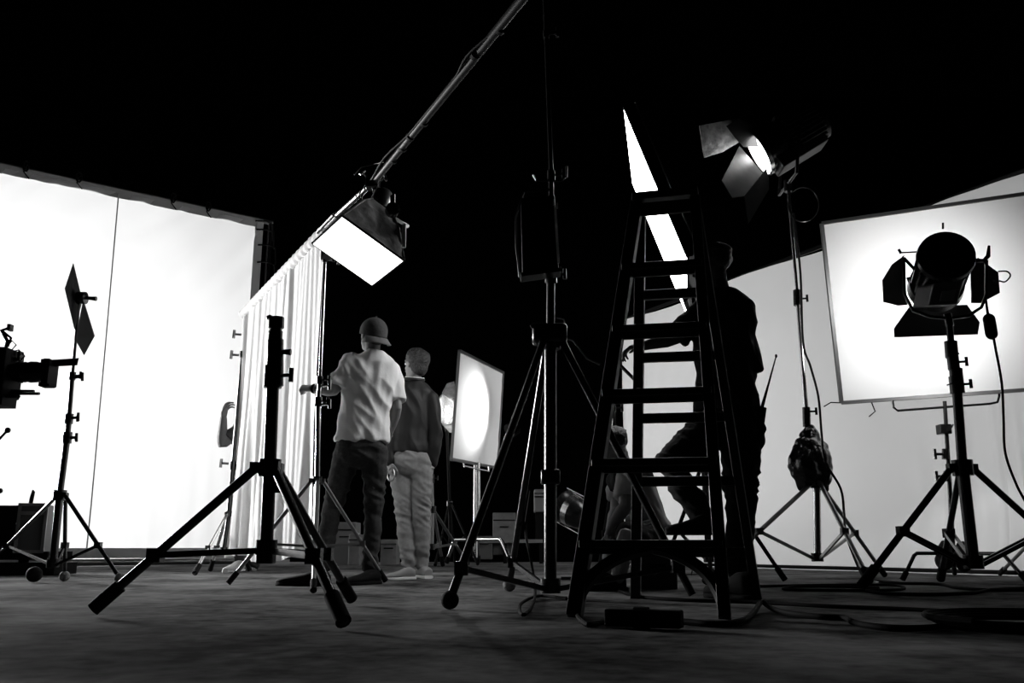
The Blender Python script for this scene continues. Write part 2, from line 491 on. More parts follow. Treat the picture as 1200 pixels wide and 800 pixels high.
# ------------------------------------------------------------------ softbox
SB = [V(p) for p in ((-0.876, 4.362, 1.892), (-0.583, 4.564, 1.722), (-0.78, 4.796, 1.658), (-1.072, 4.594, 1.828))]
cS = sum(SB, V()) / 4
nSB = (SB[1] - SB[0]).cross(SB[3] - SB[0]).normalized()
if nSB.z < 0: nSB = -nSB
sb = thing('softbox', 'black fabric softbox with glowing white face hanging under the overhead pipe', 'softbox', cS)
part(MB().slab(SB, nSB, .004), 'diffuser', EMS, sb, smooth=False)
eu = (SB[1] - SB[0]).normalized(); ev = (SB[3] - SB[0]).normalized()
base = [p + nSB * .006 + (p - cS) * .03 for p in SB]
BK = []
for k in range(4):
    BK.append(cS + (SB[k] - cS) * .62 + nSB * .24)
top = [cS + (SB[k] - cS) * .34 + nSB * .34 for k in range(4)]


def wall4(a, b, c_, d, name):
    def f(u, v):
        p = a.lerp(b, u).lerp(d.lerp(c_, u), v)
        return p + nSB * 0 + (p - cS).normalized() * (.03 * noise.noise(p * 16) * (1 if 0 < u < 1 and 0 < v < 1 else 0) - .02 * math.sin(PI * u) * math.sin(PI * v))
    return part(MB().grid(f, 12, 8), name, mat('softbox_fabric', .11, .8, bump=.6, nscale=9), sb)


for k in range(4):
    j = (k + 1) % 4; wall4(base[k], base[j], BK[j], BK[k], 'side_panel')
    wall4(BK[k], BK[j], top[j], top[k], 'rear_panel')
part(MB().slab(top, nSB, .02), 'speed_ring', BLK, sb, smooth=False)
for k in range(4):
    part(MB().tube([base[k], BK[k], top[k]], .006, 6), 'rib', GRYM, sb)
    j = (k + 1) % 4
    part(MB().tube([base[k], base[j]], .0065, 6), 'rim', BLK, sb)
hc = cS + nSB * .36
part(MB().lathe(hc, nSB, [(-.02, .05), (.0, .06), (.1, .06), (.12, .045)], 16), 'lamp_head', GRYM, sb)
e2 = at(473, 290, 4.45)
part(MB().tube([hc + eu * .05, hc + eu * .2 + nSB * .02, e2 + V((0, 0, .12)), e2], .012, 8), 'yoke_bar', WHT, sb)
part(MB().lathe(at(460, 246, 4.35) , (.3, -.9, .1), [(-.03, .022), (-.02, .036), (.02, .036), (.03, .02)], 18).tube([at(461, 246, 4.35), at(461, 228, 4.35)], .01, 8).tube([at(458, 246, 4.35), at(458, 228, 4.35)], .004, 8), 'round_knob', BLK, sb)
cl_ = MB()
cp = zp(437, 215, H)
cl_.box(cp, (.08, .09, .07)); cl_.tube([cp, cp + V((.03, .0, -.1)), hc], .016, 10)
part(cl_, 'mounting_clamp', BLK, sb, bevel=.006)
kb = MB()
for q in (V((.06, -.02, .02)), V((.08, 0, -.06)), V((-.05, -.02, .05)), V((.03, -.05, -.09))): knob(kb, cp + q * .6, q, .05, .01)
part(kb, 'clamp_handles', CHR, sb)
for s_ in range(3):
    pts = [cp + V((-.03, 0, .02)), cp + V((-.06 - .02 * s_, -.02, -.08)), cp + V((-.07, 0, -.17 - .03 * s_)), hc + V((-.03, 0, .02))]
    part(MB().tube(pts, .004, 6), 'cable', BLK, sb)
part(MB().tube([cp + V((-.12, 0, .06)), cp + V((-.08, 0, .11)), cp + V((.0, 0, .13)), cp + V((.08, -.1, .1))], .004, 6), 'cable', BLK, sb)
# short flag pole joining the curtain end and the softbox (grey rod)
part(MB().tube([at(372, 272, 5.5), at(391, 252, 5.3)], .012, 8), 'side_rod', GRYM, sb)

# ------------------------------------------------------------------ flag stand at left
Ya = 6.4
sA = stand('flag_stand', 'thin black stand with felt balls on its feet holding the black cards at far left', at(70, 580, Ya), at(62, 662, Ya),
           [zp(-22, 674), zp(75, 681), zp(140, 684)],
           [(at(79, 512, Ya), .022), (at(81, 490, Ya), .02), (at(85, 440, Ya), .016), (at(93, 350, Ya), .011)], r=.027, m=BLK, foot='ball', jt=.62, legr=.014)
part(MB().ell(V((at(50, 679, Ya).x, Ya - .12, .055)), .052), 'caster_ball', RUB, sA)
for yy, xx in ((490, 80), (514, 78), (443, 85)):
    k = MB(); knob(k, at(xx, yy, Ya), (1, -.2, .1), .08, .014); part(k, 'locking_knob', BLK, sA)
FL = [V(p) for p in ((-2.806, 5.469, 2.005), (-2.655, 5.535, 1.544), (-2.94, 6.018, 1.52), (-3.091, 5.952, 1.981))]
sc_ = 1.06
FL = [V((0, 0, CZ)) + (p - V((0, 0, CZ))) * sc_ for p in FL]
nF = (FL[1] - FL[0]).cross(FL[3] - FL[0]).normalized()
mid = FL[0].lerp(FL[1], .5); mid2 = FL[3].lerp(FL[2], .5)
fl = thing('black_flag', 'pair of black fabric cards tilted into a diamond on the thin stand at left', 'flag', sum(FL, V()) / 4)
TL, TR, BR, BL = [at(85.5, 308, 6.2), at(96, 352, 6.45), at(87, 386, 6.35), at(75.5, 338, 6.1)]
part(MB().slab([TL, TR, BR, BL], (0, 1, 0), .012), 'upper_card', CLOTH, fl, smooth=False, bevel=.003)
part(MB().slab([at(97, 352, 6.3), at(110, 394, 6.4), at(98, 416, 6.3), at(88, 398, 6.2)], (0, 1, 0), .012), 'lower_card', CLOTH, fl, smooth=False, bevel=.003)
part(MB().tube([at(97, 352, 6.38), at(110, 394, 6.4)], .008, 8), 'card_rod', GRYM, fl)
part(MB().lathe(at(91, 349, 6.3), (1, 0, 0), [(0, .03), (.0, .045), (.06, .045), (.065, .03)], 16).tube([at(101, 349, 6.3), at(113, 350, 6.3)], [.012, .017], 10), 'grip_knob', BLK, fl)

# ------------------------------------------------------------------ cinema camera at the left edge
Yc = 4.0
cc = thing('cinema_camera', 'black cinema camera with lens and top handle entering from the left edge', 'camera', at(-10, 470, Yc))


def A(x, y, dY=0): return at(x, y, Yc + dY)


part(MB().box(A(-14, 438), (.23, .16, .22)), 'body', BLKM, cc, smooth=False, bevel=.008)
ax = V((1, .12, .03)).normalized(); l0 = A(16, 436)
part(MB().lathe(l0, ax, [(-.04, .03), (0, .034), (.0, .040), (.02, .046), (.03, .048), (.04, .045), (.05, .048), (.06, .045), (.075, .049), (.10, .048), (.115, .044), (.135, .046), (.15, .05), (.165, .055), (.172, .055), (.172, .04)], 28), 'lens', BLK, cc)
part(MB().lathe(l0, ax, [(.028, .0505), (.036, .0505)], 28), 'focus_ring', BLKM, cc)
part(MB().box(A(58.5, 437), (.03, .11, .115), Matrix.Rotation(.1, 3, 'Z')).box(A(53, 426), (.03, .03, .04)).box(A(55, 451), (.05, .06, .02)), 'matte_box', BLKM, cc, smooth=False, bevel=.003)
part(MB().slab([A(61, 421.5), A(92, 419.5), A(90, 428), A(62, 429.5)], (0, .12, .05), .006), 'matte_flag', mat('grey_plastic', .06, .4), cc, smooth=False)
part(MB().tube([A(0, 458), A(40, 458.5)], .008, 8).tube([A(0, 461), A(46, 461, -.05)], .007, 8).tube([A(0, 464), A(22, 464.5, -.08)], .008, 8), 'rods', BLK, cc)
part(MB().tube([A(-10, 420), A(6, 412), A(9, 400), A(2, 387), A(14, 383.5)], .009, 8).tube([A(3, 388), A(13, 396), A(9, 406)], .006, 8).box(A(12, 384), (.015, .03, .03)), 'top_handle', BLK, cc)
part(MB().tube([A(5, 410), A(14, 399), A(19, 404), A(12, 412), A(22, 410), A(29, 417), A(18, 430), A(12, 425)], .0035, 6).box(A(19, 421), (.05, .03, .012)).box(A(24, 417), (.012, .03, .04)), 'cables_and_mounts', BLK, cc)
part(MB().box(A(-2, 470), (.1, .12, .05)).tube([A(-10, 475), A(4, 472)], .012, 8), 'base_plate', BLKM, cc, smooth=False)
ct_ = thing('camera_tripod', 'black camera tripod head with ball-ended handles at the left edge', 'tripod', (A(-40, 520).x, Yc, 0))
part(MB().tube([A(-30, 480), A(-34, 560)], .07, 16), 'head', BLKM, ct_)
for i, e in enumerate(((-.5, -.4), (.35, -.3), (-.2, .55))):
    b0 = A(-34, 560); part(MB().tube([b0, (b0.x - .1 + e[0], Yc + e[1], .02)], .025, 10), 'leg', BLKM, ct_)
part(MB().tube([A(-30, 520), A(-6, 520), A(8, 505)], .006, 8).ell(A(9, 504), .013), 'handle', BLK, ct_)
part(MB().tube([A(-30, 575), A(0, 575)], .006, 8).ell(A(0, 575), .012), 'handle', BLK, ct_)

# flight case on a low cart
Yq = 8.0
cs = thing('flight_case', 'black flight case with metal edges and raised handle standing on the cart', 'case', (at(20, 645, Yq).x, Yq, at(20, 646, Yq).z))
cz0 = at(20, 646, Yq).z; cz1 = at(20, 592, Yq).z
fx0 = at(30, 600, Yq).x; fx1 = at(58, 600, Yq).x
part(MB().box(((fx0 - .34) , Yq + .12, (cz0 + cz1) / 2), (.68, .3, cz1 - cz0)), 'body', BLKM, cs, smooth=False, bevel=.01)
fr = MB(); zc = (cz0 + cz1) / 2; hh = cz1 - cz0
M = Matrix.Rotation(.25, 3, 'Z')
fcx = (fx0 + fx1) / 2
fr.box((fcx, Yq, zc), (fx1 - fx0 + .02, .3, hh), M)
part(fr, 'side', mat('case_panel', .03, .4), cs, smooth=False)
ed = MB(); wv_ = (fx1 - fx0) / 2
for sx in (-1, 1): ed.box(V((fcx, Yq, zc)) + M @ V((sx * wv_, -.15, 0)), (.025, .025, hh + .02), M)
for sz in (-1, 1): ed.box(V((fcx, Yq, zc)) + M @ V((0, -.15, sz * hh / 2)), (wv_ * 2 + .03, .025, .025), M)
ed.box(V((fcx, Yq, zc)) + M @ V((0, -.155, hh * .32)), (wv_ * 1.8, .01, .03), M)
part(ed, 'metal_edges', GRYM, cs, smooth=False)
hx = at(34, 580, Yq)
part(MB().tube([at(34, 594, Yq), at(36, 583, Yq), at(39, 574, Yq), at(40, 576, Yq), at(38, 586, Yq), at(36, 594, Yq)], .01, 8), 'handle', BLK, cs)
cart = thing('equipment_cart', 'low black wheeled cart under the flight case at far left', 'cart', (at(0, 660, Yq).x, Yq, 0))
part(MB().box((at(10, 650, Yq).x, Yq + .1, cz0 - .035), (.8, .45, .07)), 'deck', BLKM, cart, smooth=False)
for xx in (28, -20): part(MB().box((at(xx, 655, Yq).x, Yq, cz0 * .5), (.06, .06, cz0 * .9)), 'post', BLKM, cart, smooth=False)
part(MB().box((at(-10, 660, Yq).x, Yq, .055), (1.3, .4, .1)), 'base', BLKM, cart, smooth=False)

# ------------------------------------------------------------------ tall centre stand with lamp
Yt = 4.3
sT = stand('tall_stand', 'tall black combo stand with ball feet in the middle, left of the ladder', at(645, 400, Yt), at(645, 690, Yt),
           [zp(527, 714), zp(597, 693), zp(812, 707)],
           [(at(645.5, 322, Yt), .021), (at(646, 205, Yt), .014), (at(640, 40, Yt), .012), (at(637, -40, Yt), .012)],
           r=.030, m=BLK, foot='ball', jt=.9, legr=.018, balls=[RUB, FELT, None])
part(MB().box(at(644, 392, Yt), (.17, .12, .10)), 'tripod_casting', BLK, sT, bevel=.02)
part(MB().box(at(645, 559, Yt), (.09, .09, .07)), 'sliding_collar', BLK, sT, bevel=.01)
part(MB().tube([at(652, 372, Yt), at(661, 374, Yt), at(664, 384, Yt), at(663, 396, Yt)], .004, 6), 'hook', GRYM, sT)
part(MB().tube([at(622, 383, Yt - .05), at(627, 380, Yt - .05)], .01, 8), 'locking_knob', BLK, sT)
part(MB().tube([at(665, 397, Yt - .1), at(672, 399, Yt - .1), at(688, 420, Yt - .12), at(703, 427, Yt - .12)], .005, 6), 'crank_handle', GRYM, sT)
part(MB().tube([at(625, 205, Yt), at(628, 211, Yt), at(657, 212, Yt), at(664, 207, Yt), at(664, 195, Yt)], .006, 8), 'bracket', BLK, sT)
# leg sleeve collars
part(MB().tube([at(597, 505, 4.08), at(604, 500, 4.1)], .035, 12), 'leg_collar', BLK, sT)

lp = thing('panel_lamp', 'black flat panel lamp seen edge-on high on the tall centre stand', 'lamp', at(632, 322, Yt - .1))
Yl = Yt - .12
q = [at(610, 232, Yl), at(650, 228, Yl), at(655, 318, Yl), at(612, 325, Yl)]
part(MB().slab(q, (.02, 1, .1), .09), 'housing', BLK, lp, smooth=False, bevel=.006)
part(MB().beam(at(610, 325, Yl), at(657, 319, Yl), .1, .02), 'bottom_lip', BLK, lp, smooth=False)
for k in range(26):
    t = k / 25
    part(MB().box(at(650.5 + 4 * t, 243 + 64 * t, Yl - .01), (.012, .012, .0085)), 'vent_slat', mat('vent_glint', .5, .4), lp, smooth=False)  # light grey paints in the dotted reflections on the vent
part(MB().box(at(649, 237, Yl - .01), (.008, .008, .03)).box(at(653, 241, Yl - .01), (.008, .008, .03)).box(at(657, 316, Yl - .01), (.006, .006, .03)), 'latches', WHT, lp, smooth=False)
part(MB().tube([at(609, 325, Yl), at(605, 290, Yl), at(604, 255, Yl), at(614, 225, Yl), at(646, 222, Yl)], .005, 8), 'yoke', BLK, lp)

# ------------------------------------------------------------------ step ladder
fl_, fr_ = zp(673, 723), zp(849, 725)
rl_, rr_ = zp(745, 701), zp(887, 702)
Ytop = (fl_.y + rl_.y) / 2
ztop = at(775, 240, Ytop).z
tl, tr = zp(748, 243, ztop), zp(815, 237, ztop)
tc = (tl + tr) / 2
ld = thing('step_ladder', 'large black wooden step ladder standing open just right of centre', 'ladder', ((fl_ + rr_) / 2).to_2d().to_3d())
sidev = (tr - tl).normalized()
fwd = V((-sidev.y, sidev.x, 0))
if fwd.y < 0: fwd = -fwd
tlf, trf = tl - fwd * .05, tr - fwd * .05
tlr, trr = tl + fwd * .10, tr + fwd * .10


def rail(a, b, wd, name='rail', edge=False):
    o = part(MB().beam(a, b, wd, .06, sidev), name, WOOD, ld, smooth=False, bevel=.003)
    return o


RF_L = rail(fl_, tlf, .052); RF_R = rail(fr_, trf, .042)
rail(rl_, tlr, .046, 'rear_rail'); rail(rr_, trr, .04, 'rear_rail')
for a, b in ((fr_, trf), (rr_, trr)):
    o_ = sidev * .021 - fwd * .025
    part(MB().beam(a + o_, b + o_, .005, .007, sidev), 'worn_edge_highlight', EDGE, ld, smooth=False)  # pale strips paint the bright highlights along the worn right rails
part(MB().box(tc + V((0, 0, .015)), (.29, .22, .035), Matrix.Rotation(math.atan2(sidev.y, sidev.x), 3, 'Z')), 'top_board', WOOD, ld, smooth=False, bevel=.004)
part(MB().box(tc + V((0, 0, -.04)) - fwd * .07, (.26, .02, .06), Matrix.Rotation(math.atan2(sidev.y, sidev.x), 3, 'Z')), 'top_rail', mat('ladder_board', .035, .5), ld, smooth=False, bevel=.003)


def rail_t_at(a, b, py):
    lo, hi = 0., 1.
    for _ in range(40):
        m_ = (lo + hi) / 2; p = a.lerp(b, m_)
        r_ = p - V((0, 0, CZ)); f_ = r_.y * math.cos(TH) + r_.z * math.sin(TH); u_ = -r_.y * math.sin(TH) + r_.z * math.cos(TH)
        if 400 - F * u_ / f_ > py: lo = m_
        else: hi = m_
    return (lo + hi) / 2


for yy, dp in ((637, .10), (541, .10), (459, .1), (383, .095), (310, .09)):
    t = rail_t_at(fr_, trf, yy)
    a, b = fl_.lerp(tlf, t), fr_.lerp(trf, t)
    part(MB().beam(a - sidev * .02, b + sidev * .01, dp, .028, fwd).beam(a - sidev * .018 - V((0, 0, .022)) + fwd * .01, b - V((0, 0, .022)) + fwd * .01, .02, .028, fwd), 'tread', WOOD, ld, smooth=False, bevel=.003)
for yy in (647, 563, 488, 416, 342):
    t = rail_t_at(rr_, trr, yy)
    a, b = rl_.lerp(tlr, t), rr_.lerp(trr, t)
    part(MB().beam(a, b, .03, .045, fwd), 'rear_rung', WOOD, ld, smooth=False, bevel=.003)
# arched corner braces under the first tread
t1 = rail_t_at(fr_, trf, 641); a1, b1 = fl_.lerp(tlf, t1), fr_.lerp(trf, t1)
for p_foot, ptop, sg in ((fl_, a1, 1), (fr_, b1, -1)):
    pts = []
    e_ = ptop + sidev * sg * .24
    s_ = p_foot.lerp(ptop, .2)
    for k in range(9):
        t = k / 8; c_ = ptop.lerp(s_, .22) + sidev * sg * .03
        pts.append(s_ * (1 - t) ** 2 + c_ * 2 * t * (1 - t) + e_ * t * t)
    part(MB().tube(pts, [.024] * 9, 8), 'corner_brace', WOOD, ld)
# ------------------------------------------------------------------ overhead LED panel behind the ladder
OP = [V(p) for p in ((0.774, 5.652, 3.178), (0.969, 6.704, 3.072), (1.316, 6.527, 1.945), (1.122, 5.474, 2.05))]
nO = (OP[1] - OP[0]).cross(OP[3] - OP[0]).normalized()
if nO.x > 0: nO = -nO
op = thing('flat_light', 'big glowing white light panel tilted behind the top of the ladder', 'light panel', sum(OP, V()) / 4)
part(MB().slab(OP, nO, .006), 'diffuser', EMP, op, smooth=False)
cO = sum(OP, V()) / 4
big = [p + (p - cO) * .015 - nO * .006 for p in OP]
part(MB().slab(big, -nO, .07), 'housing', BLK, op, smooth=False, bevel=.006)
for k in range(4):
    part(MB().beam(big[k] + nO * .004, big[(k + 1) % 4] + nO * .004, .012, .02), 'frame_edge', BLK, op, smooth=False)
part(MB().beam(big[0] - nO * .075, big[3] - nO * .075, .012, .006), 'back_trim', GRYM, op, smooth=False)
yk = cO - nO * .16
part(MB().tube([at(803, 350, 5.6), at(811, 372, 5.9), yk + V((.1, 0, -.9))], .02, 8).tube([yk, yk + V((.1, 0, -.9))], .02, 8), 'yoke', BLK, op)
pb = yk + V((.1, 0, -.9))
sP = stand('panel_stand', 'black stand behind the climbing man that carries the glowing light panel', V((pb.x, pb.y, .75)), V((pb.x, pb.y, .15)),
           [V((pb.x - .1, pb.y - .5, 0)), V((pb.x + .55, pb.y + .2, 0)), V((pb.x - .25, pb.y + .5, 0))], [(V((pb.x, pb.y, 1.2)), .02), (pb, .016)], r=.022, m=BLKM)

# ------------------------------------------------------------------ big lamp with barn doors, on the chrome stand
Yi = 6.45
sI = stand('lamp_stand', 'tall chrome lamp stand weighted with a black bag, right of the ladder', at(957, 566, Yi), at(958, 655, Yi),
           [zp(1020, 686), zp(1037, 677), zp(826, 686)],
           [(at(945, 482, Yi), .019), (at(935, 350, Yi), .017), (at(923, 214, Yi), .013)], r=.026, m=CHR, legr=.015, jt=.52, twin=False, legm=GRYM)
for p_ in ((945.5, 488), (934.5, 346)):
    part(MB().tube([at(p_[0], p_[1] + 12, Yi), at(p_[0] - .6, p_[1] - 6, Yi)], .028, 14), 'clamp_sleeve', BLK, sI)
bag = thing('weight_bag', 'shiny black plastic weight bag tied round the chrome lamp stand', 'bag', at(951, 570, Yi))
o = part(MB().ell(at(951, 538, Yi), .15, .13, .17).ell(at(944, 545, Yi - .03), .12, .11, .16).ell(at(960, 548, Yi), .10, .1, .15).cap_tube([at(950, 515, Yi), at(949, 508, Yi)], .07).cap_tube([at(938, 565, Yi), at(937, 572, Yi)], .03).cap_tube([at(966, 560, Yi), at(968, 572, Yi)], .025), 'sack', PLAS, bag)
organic(o, .012, 3, .022)

hm = thing('barn_door_lamp', 'large black lamp with open barn doors shining down left, high at right', 'lamp', at(922, 214, Yi))
Lc = at(893, 178, Yi - .05); axI = V((-.86, .16, -.46)).normalized()
uI, vI = frame(axI)
bI = Lc - axI * .0
part(MB().lathe(bI, axI, [(-.52, .13), (-.5, .155), (-.16, .165), (-.12, .19), (-.02, .195), (0, .19), (0, .17)], 30), 'housing', BLK, hm)
for k in range(22):
    a = PI * (.1 + 1.3 * k / 21)
    pa = uI * math.cos(a) + vI * math.sin(a)
    part(MB().beam(bI - axI * .46 + pa * .17, bI - axI * .2 + pa * .175, .006, .03, pa.cross(axI)), 'cooling_fin', mat('fin_metal', .16, .3, .6), hm, smooth=False)
part(MB().lathe(bI, axI, [(-.01, .17), (.005, .165), (.015, .12), (.02, .01)], 30), 'lens', EML, hm)
part(MB().lathe(bI, axI, [(0, .19), (.03, .19), (.03, .178), (.0, .178)], 30), 'lens_ring', CHR, hm)
dn = MB().beam(bI - axI * .5 + V((0, 0, -.17)), bI - axI * .1 + V((0, -.05, -.2)), .2, .1)
part(dn, 'ballast_box', mat('lamp_box', .02, .35), hm, smooth=False, bevel=.008)
part(MB().tube([bI - axI * .5 + V((0, -.1, -.12)), bI - axI * .12 + V((0, -.1, -.15))], .008, 8), 'bright_trim', CHR, hm)
tpI = at(923, 216, Yi)
part(MB().tube([tpI, tpI + V((0, -.22, .0)), bI - axI * .25 + V((0, -.24, 0))], .013, 8).tube([tpI, tpI + V((0, .22, .0)), bI - axI * .25 + V((0, .24, 0))], .013, 8).tube([tpI - V((0, 0, .06)), tpI + V((0, 0, .03))], .03, 10), 'yoke', BLK, hm)


def door(pts, m, parent, Ys, th=.006):
    P = [at(x, y, Y_) for (x, y), Y_ in zip(pts, Ys)]
    c_ = sum(P, V()) / len(P); k_ = len(P); n0 = sum(((P[i] - c_).cross(P[(i + 1) % k_] - c_) for i in range(k_)), V()).normalized()
    P = [p - n0 * (p - c_).dot(n0) for p in P]
    n_ = (P[1] - P[0]).cross(P[2] - P[0]).normalized()
    return part(MB().slab(P, n_, th), 'barn_door', m, parent, smooth=False)


door([(820, 147), (863, 139), (867, 166), (847, 178), (825, 185)], DOORL, hm, [6.35, 6.5, 6.52, 6.45, 6.38])
door([(866, 172), (878, 182), (893, 204), (873, 229), (858, 231), (846, 211)], DOOR, hm, [6.42, 6.38, 6.36, 6.15, 6.1, 6.15])
door([(897, 198), (902, 208), (901, 222), (877, 262), (873, 229)], DOOR, hm, [6.3, 6.28, 6.25, 6.0, 6.05])
door([(855, 148), (865, 139), (880, 146), (893, 172), (868, 172), (860, 160)], BLK, hm, [6.1, 6.15, 6.25, 6.3, 6.3, 6.2])
cbl = [at(925, 222, Yi), at(936, 216, Yi - .05), at(950, 222, Yi - .08), at(958, 238, Yi - .08), at(955, 254, Yi - .08), at(944, 261, Yi - .05), at(932, 256, Yi), at(927, 240, Yi)]
part(MB().tube([cbl[0]] + [cbl[0].lerp(cbl[4], .55) + (at(955, 240, 6.4) - at(940, 240, 6.4)) * 1.2 * math.cos(a) + (at(940, 225, 6.4) - at(940, 240, 6.4)) * 1.35 * math.sin(a) for a in [PI * .8 - 2 * PI * k / 26 for k in range(25)]], .005, 6), 'cable_loop', BLK, hm)
cb2 = [at(930, 250, Yi - .04), at(938, 320, Yi - .05), at(941, 400, Yi - .06), at(950, 430, Yi - .08), at(959, 465, Yi - .1), at(963, 510, Yi - .2), at(967, 540, Yi - .25), at(985, 572, Yi - .2), at(989, 600, Yi - .15), at(991, 622, Yi - .2)]


def smooth_path(P, n=6):
    P = [V(p) for p in P]; out = []
    Q = [P[0] * 2 - P[1]] + P + [P[-1] * 2 - P[-2]]
    for i in range(1, len(Q) - 2):
        for k in range(n):
            t = k / n; a, b, c, d = Q[i - 1], Q[i], Q[i + 1], Q[i + 2]
            out.append(.5 * ((2 * b) + (c - a) * t + (2 * a - 5 * b + 4 * c - d) * t * t + (3 * b - a - 3 * c + d) * t ** 3))
    out.append(P[-1]); return out


o = part(MB().tube(smooth_path(cb2 + [at(1000, 650, Yi - .3), zp(1012, 676), zp(1030, 683)]), .009, 8), 'power_cable', BLK)
tag(o, 'black cable hanging down the chrome lamp stand to the floor', 'cable')
lamp('SPOT', bI + axI * .03, (-.95, 6.3, 1.25), 230, .12, angle=64, blend=.5, name='barn_door_lamp_light')

# ------------------------------------------------------------------ fresnel lamp seen from behind at right
Yj = 5.15
sJ = stand('fresnel_stand', 'sturdy black stand in front of the big framed diffuser at right', at(1128, 548, Yj), at(1141, 662, Yj),
           [zp(1010, 693), zp(1103, 683), zp(1290, 690)],
           [(at(1121, 450, Yj), .028), (at(1117, 424, Yj), .023), (at(1112, 376, Yj), .02)], r=.034, m=BLK, legr=.019, jt=.55, twin=True)
for p_ in ((1121, 442), (1115, 410)):
    cs_ = part(MB().tube([at(p_[0] + .5, p_[1] + 9, Yj), at(p_[0] - 1, p_[1] - 10, Yj)], .037, 14), 'clamp_sleeve', BLK, sJ)
    part(MB().tube([at(p_[0] - 2, p_[1] + 6, Yj - .04), at(p_[0] + (9 if p_[1] < 420 else -11), p_[1] + (4 if p_[1] < 420 else 9), Yj - .05)], .005, 6), 'lever', BLK, cs_)
fh = thing('fresnel_lamp', 'round black fresnel lamp with barn doors, seen from behind against the bright diffuser', 'lamp', at(1112, 376, Yj))
Pb = at(1109, 299, Yj - .12); Pl = at(1096, 338, Yj + .3); aJ = (Pl - Pb).normalized(); LJ = (Pl - Pb).length
uJ, vJ = frame(aJ)
part(MB().lathe(Pb, aJ, [(-.02, .12), (0, .158), (.03, .163), (.05, .15), (.08, .135), (LJ - .1, .135), (LJ - .08, .16), (LJ, .165), (LJ + .01, .15)], 34), 'housing', BLK, fh)
for k in range(14):
    a = 2 * PI * k / 14
    pa = uJ * math.cos(a) + vJ * math.sin(a)
    part(MB().beam(Pb + aJ * .09 + pa * .14, Pb + aJ * (LJ - .11) + pa * .14, .012, .03, pa.cross(aJ)), 'cooling_fin', BLK, fh, smooth=False)
part(MB().lathe(Pb, aJ, [(LJ, .15), (LJ + .02, .1), (LJ + .03, .02)], 24), 'lens', EML, fh)
q = [at(1094, 332, Yj - .1), at(1130, 328, Yj - .1), at(1122, 357, Yj + .0), at(1088, 358, Yj + .0)]
part(MB().slab(q, (0, 1, .2), .22), 'lower_box', mat('lamp_belly', .10, .35, .5), fh, smooth=False, bevel=.01)
part(MB().slab([at(1104, 341, Yj - .085), at(1120, 339, Yj - .085), at(1117, 352, Yj - .03), at(1101, 353, Yj - .03)], (0, -1, -.2), .008), 'vent_plate', GRYM, fh, smooth=False)
part(MB().tube([at(1105, 268, Yj - .1), at(1105, 261, Yj - .1)], .006, 6), 'sight_pin', BLK, fh)
Yb = Yj + .32
yo = [at(1059, 302, Yj + .1), at(1060, 345, Yj + .1), at(1070, 364, Yj + .06), at(1090, 371, Yj), at(1112, 373, Yj), at(1135, 370, Yj), at(1150, 360, Yj - .04), at(1156, 345, Yj - .06), at(1156, 305, Yj - .06)]
part(MB().tube(yo, .01, 8).tube([at(1110, 368, Yj), at(1113, 382, Yj)], .024, 12), 'yoke', BLK, fh)
part(MB().tube([at(1059, 302, Yj + .1), at(1074, 318, Yj + .1)], .01, 8), 'pivot_bolt', BLK, fh)
part(MB().tube([at(1156, 306, Yj - .06), at(1138, 305, Yj)], .014, 8), 'pivot_bolt', BLK, fh)
part(MB().tube([at(1056, 296, Yj + .1), at(1075, 295, Yj + .1)], .005, 6).tube([at(1053, 292, Yj + .1), at(1056, 297, Yj + .1)], .008, 6), 'side_bolt', BLK, fh)
part(MB().tube([at(1143, 306, Yj - .06), at(1153, 305, Yj - .06), at(1158, 300, Yj - .06), at(1159, 288, Yj - .06)], [.012, .012, .014, .008], 8), 'tilt_handle', BLK, fh)
part(MB().tube([at(1064, 325, Yb), at(1071, 342, Yb), at(1090, 356, Yb), at(1100, 357, Yb)], .012, 8), 'rear_hoop', BLK, fh)
door([(1056, 298), (1060, 301), (1063, 357), (1052, 358), (1036, 354), (1037, 329), (1046, 310)], DOOR, fh, [Yb - .1, Yb - .05, Yb - .05, Yb, Yb + .08, Yb + .08, Yb])
door([(1066, 359), (1134, 358), (1148, 377), (1146, 392), (1048, 395), (1048, 386)], mat('black_door', .02, .4, .3), fh, [Yb, Yb, Yb + .12, Yb + .2, Yb + .2, Yb + .14])
door([(1146, 302), (1170, 319), (1173, 343), (1148, 355), (1140, 355), (1138, 320)], BLK, fh, [Yb - .1, Yb, Yb + .04, Yb, Yb - .05, Yb - .1])
part(MB().tube(smooth_path([at(1170, 318, Yb), at(1180, 318, Yb), at(1184, 323, Yb), at(1178, 330, Yb), at(1171, 329, Yb)]), .005, 6), 'door_wire', BLK, fh)
part(MB().tube(smooth_path([at(1155, 350, Yj - .06), at(1158, 370, Yj - .08), at(1161, 380, Yj - .08), at(1167, 410, Yj - .08), at(1174, 450, Yj - .1), at(1176, 490, Yj - .1), at(1178, 530, Yj - .1), at(1190, 565, Yj - .12), at(1203, 590, Yj - .15), at(1230, 640, Yj - .2), zp(1250, 690)]), .0075, 8), 'power_cable', BLK, fh)
part(MB().cap_tube([at(1159, 374, Yj - .08), at(1162, 391, Yj - .08)], .034, 10), 'inline_switch', RUB, fh)
lamp('SPOT', Pb + aJ * (LJ + .05), at(1060, 360, 6.6), 150, .08, angle=125, blend=1.0, name='fresnel_light')

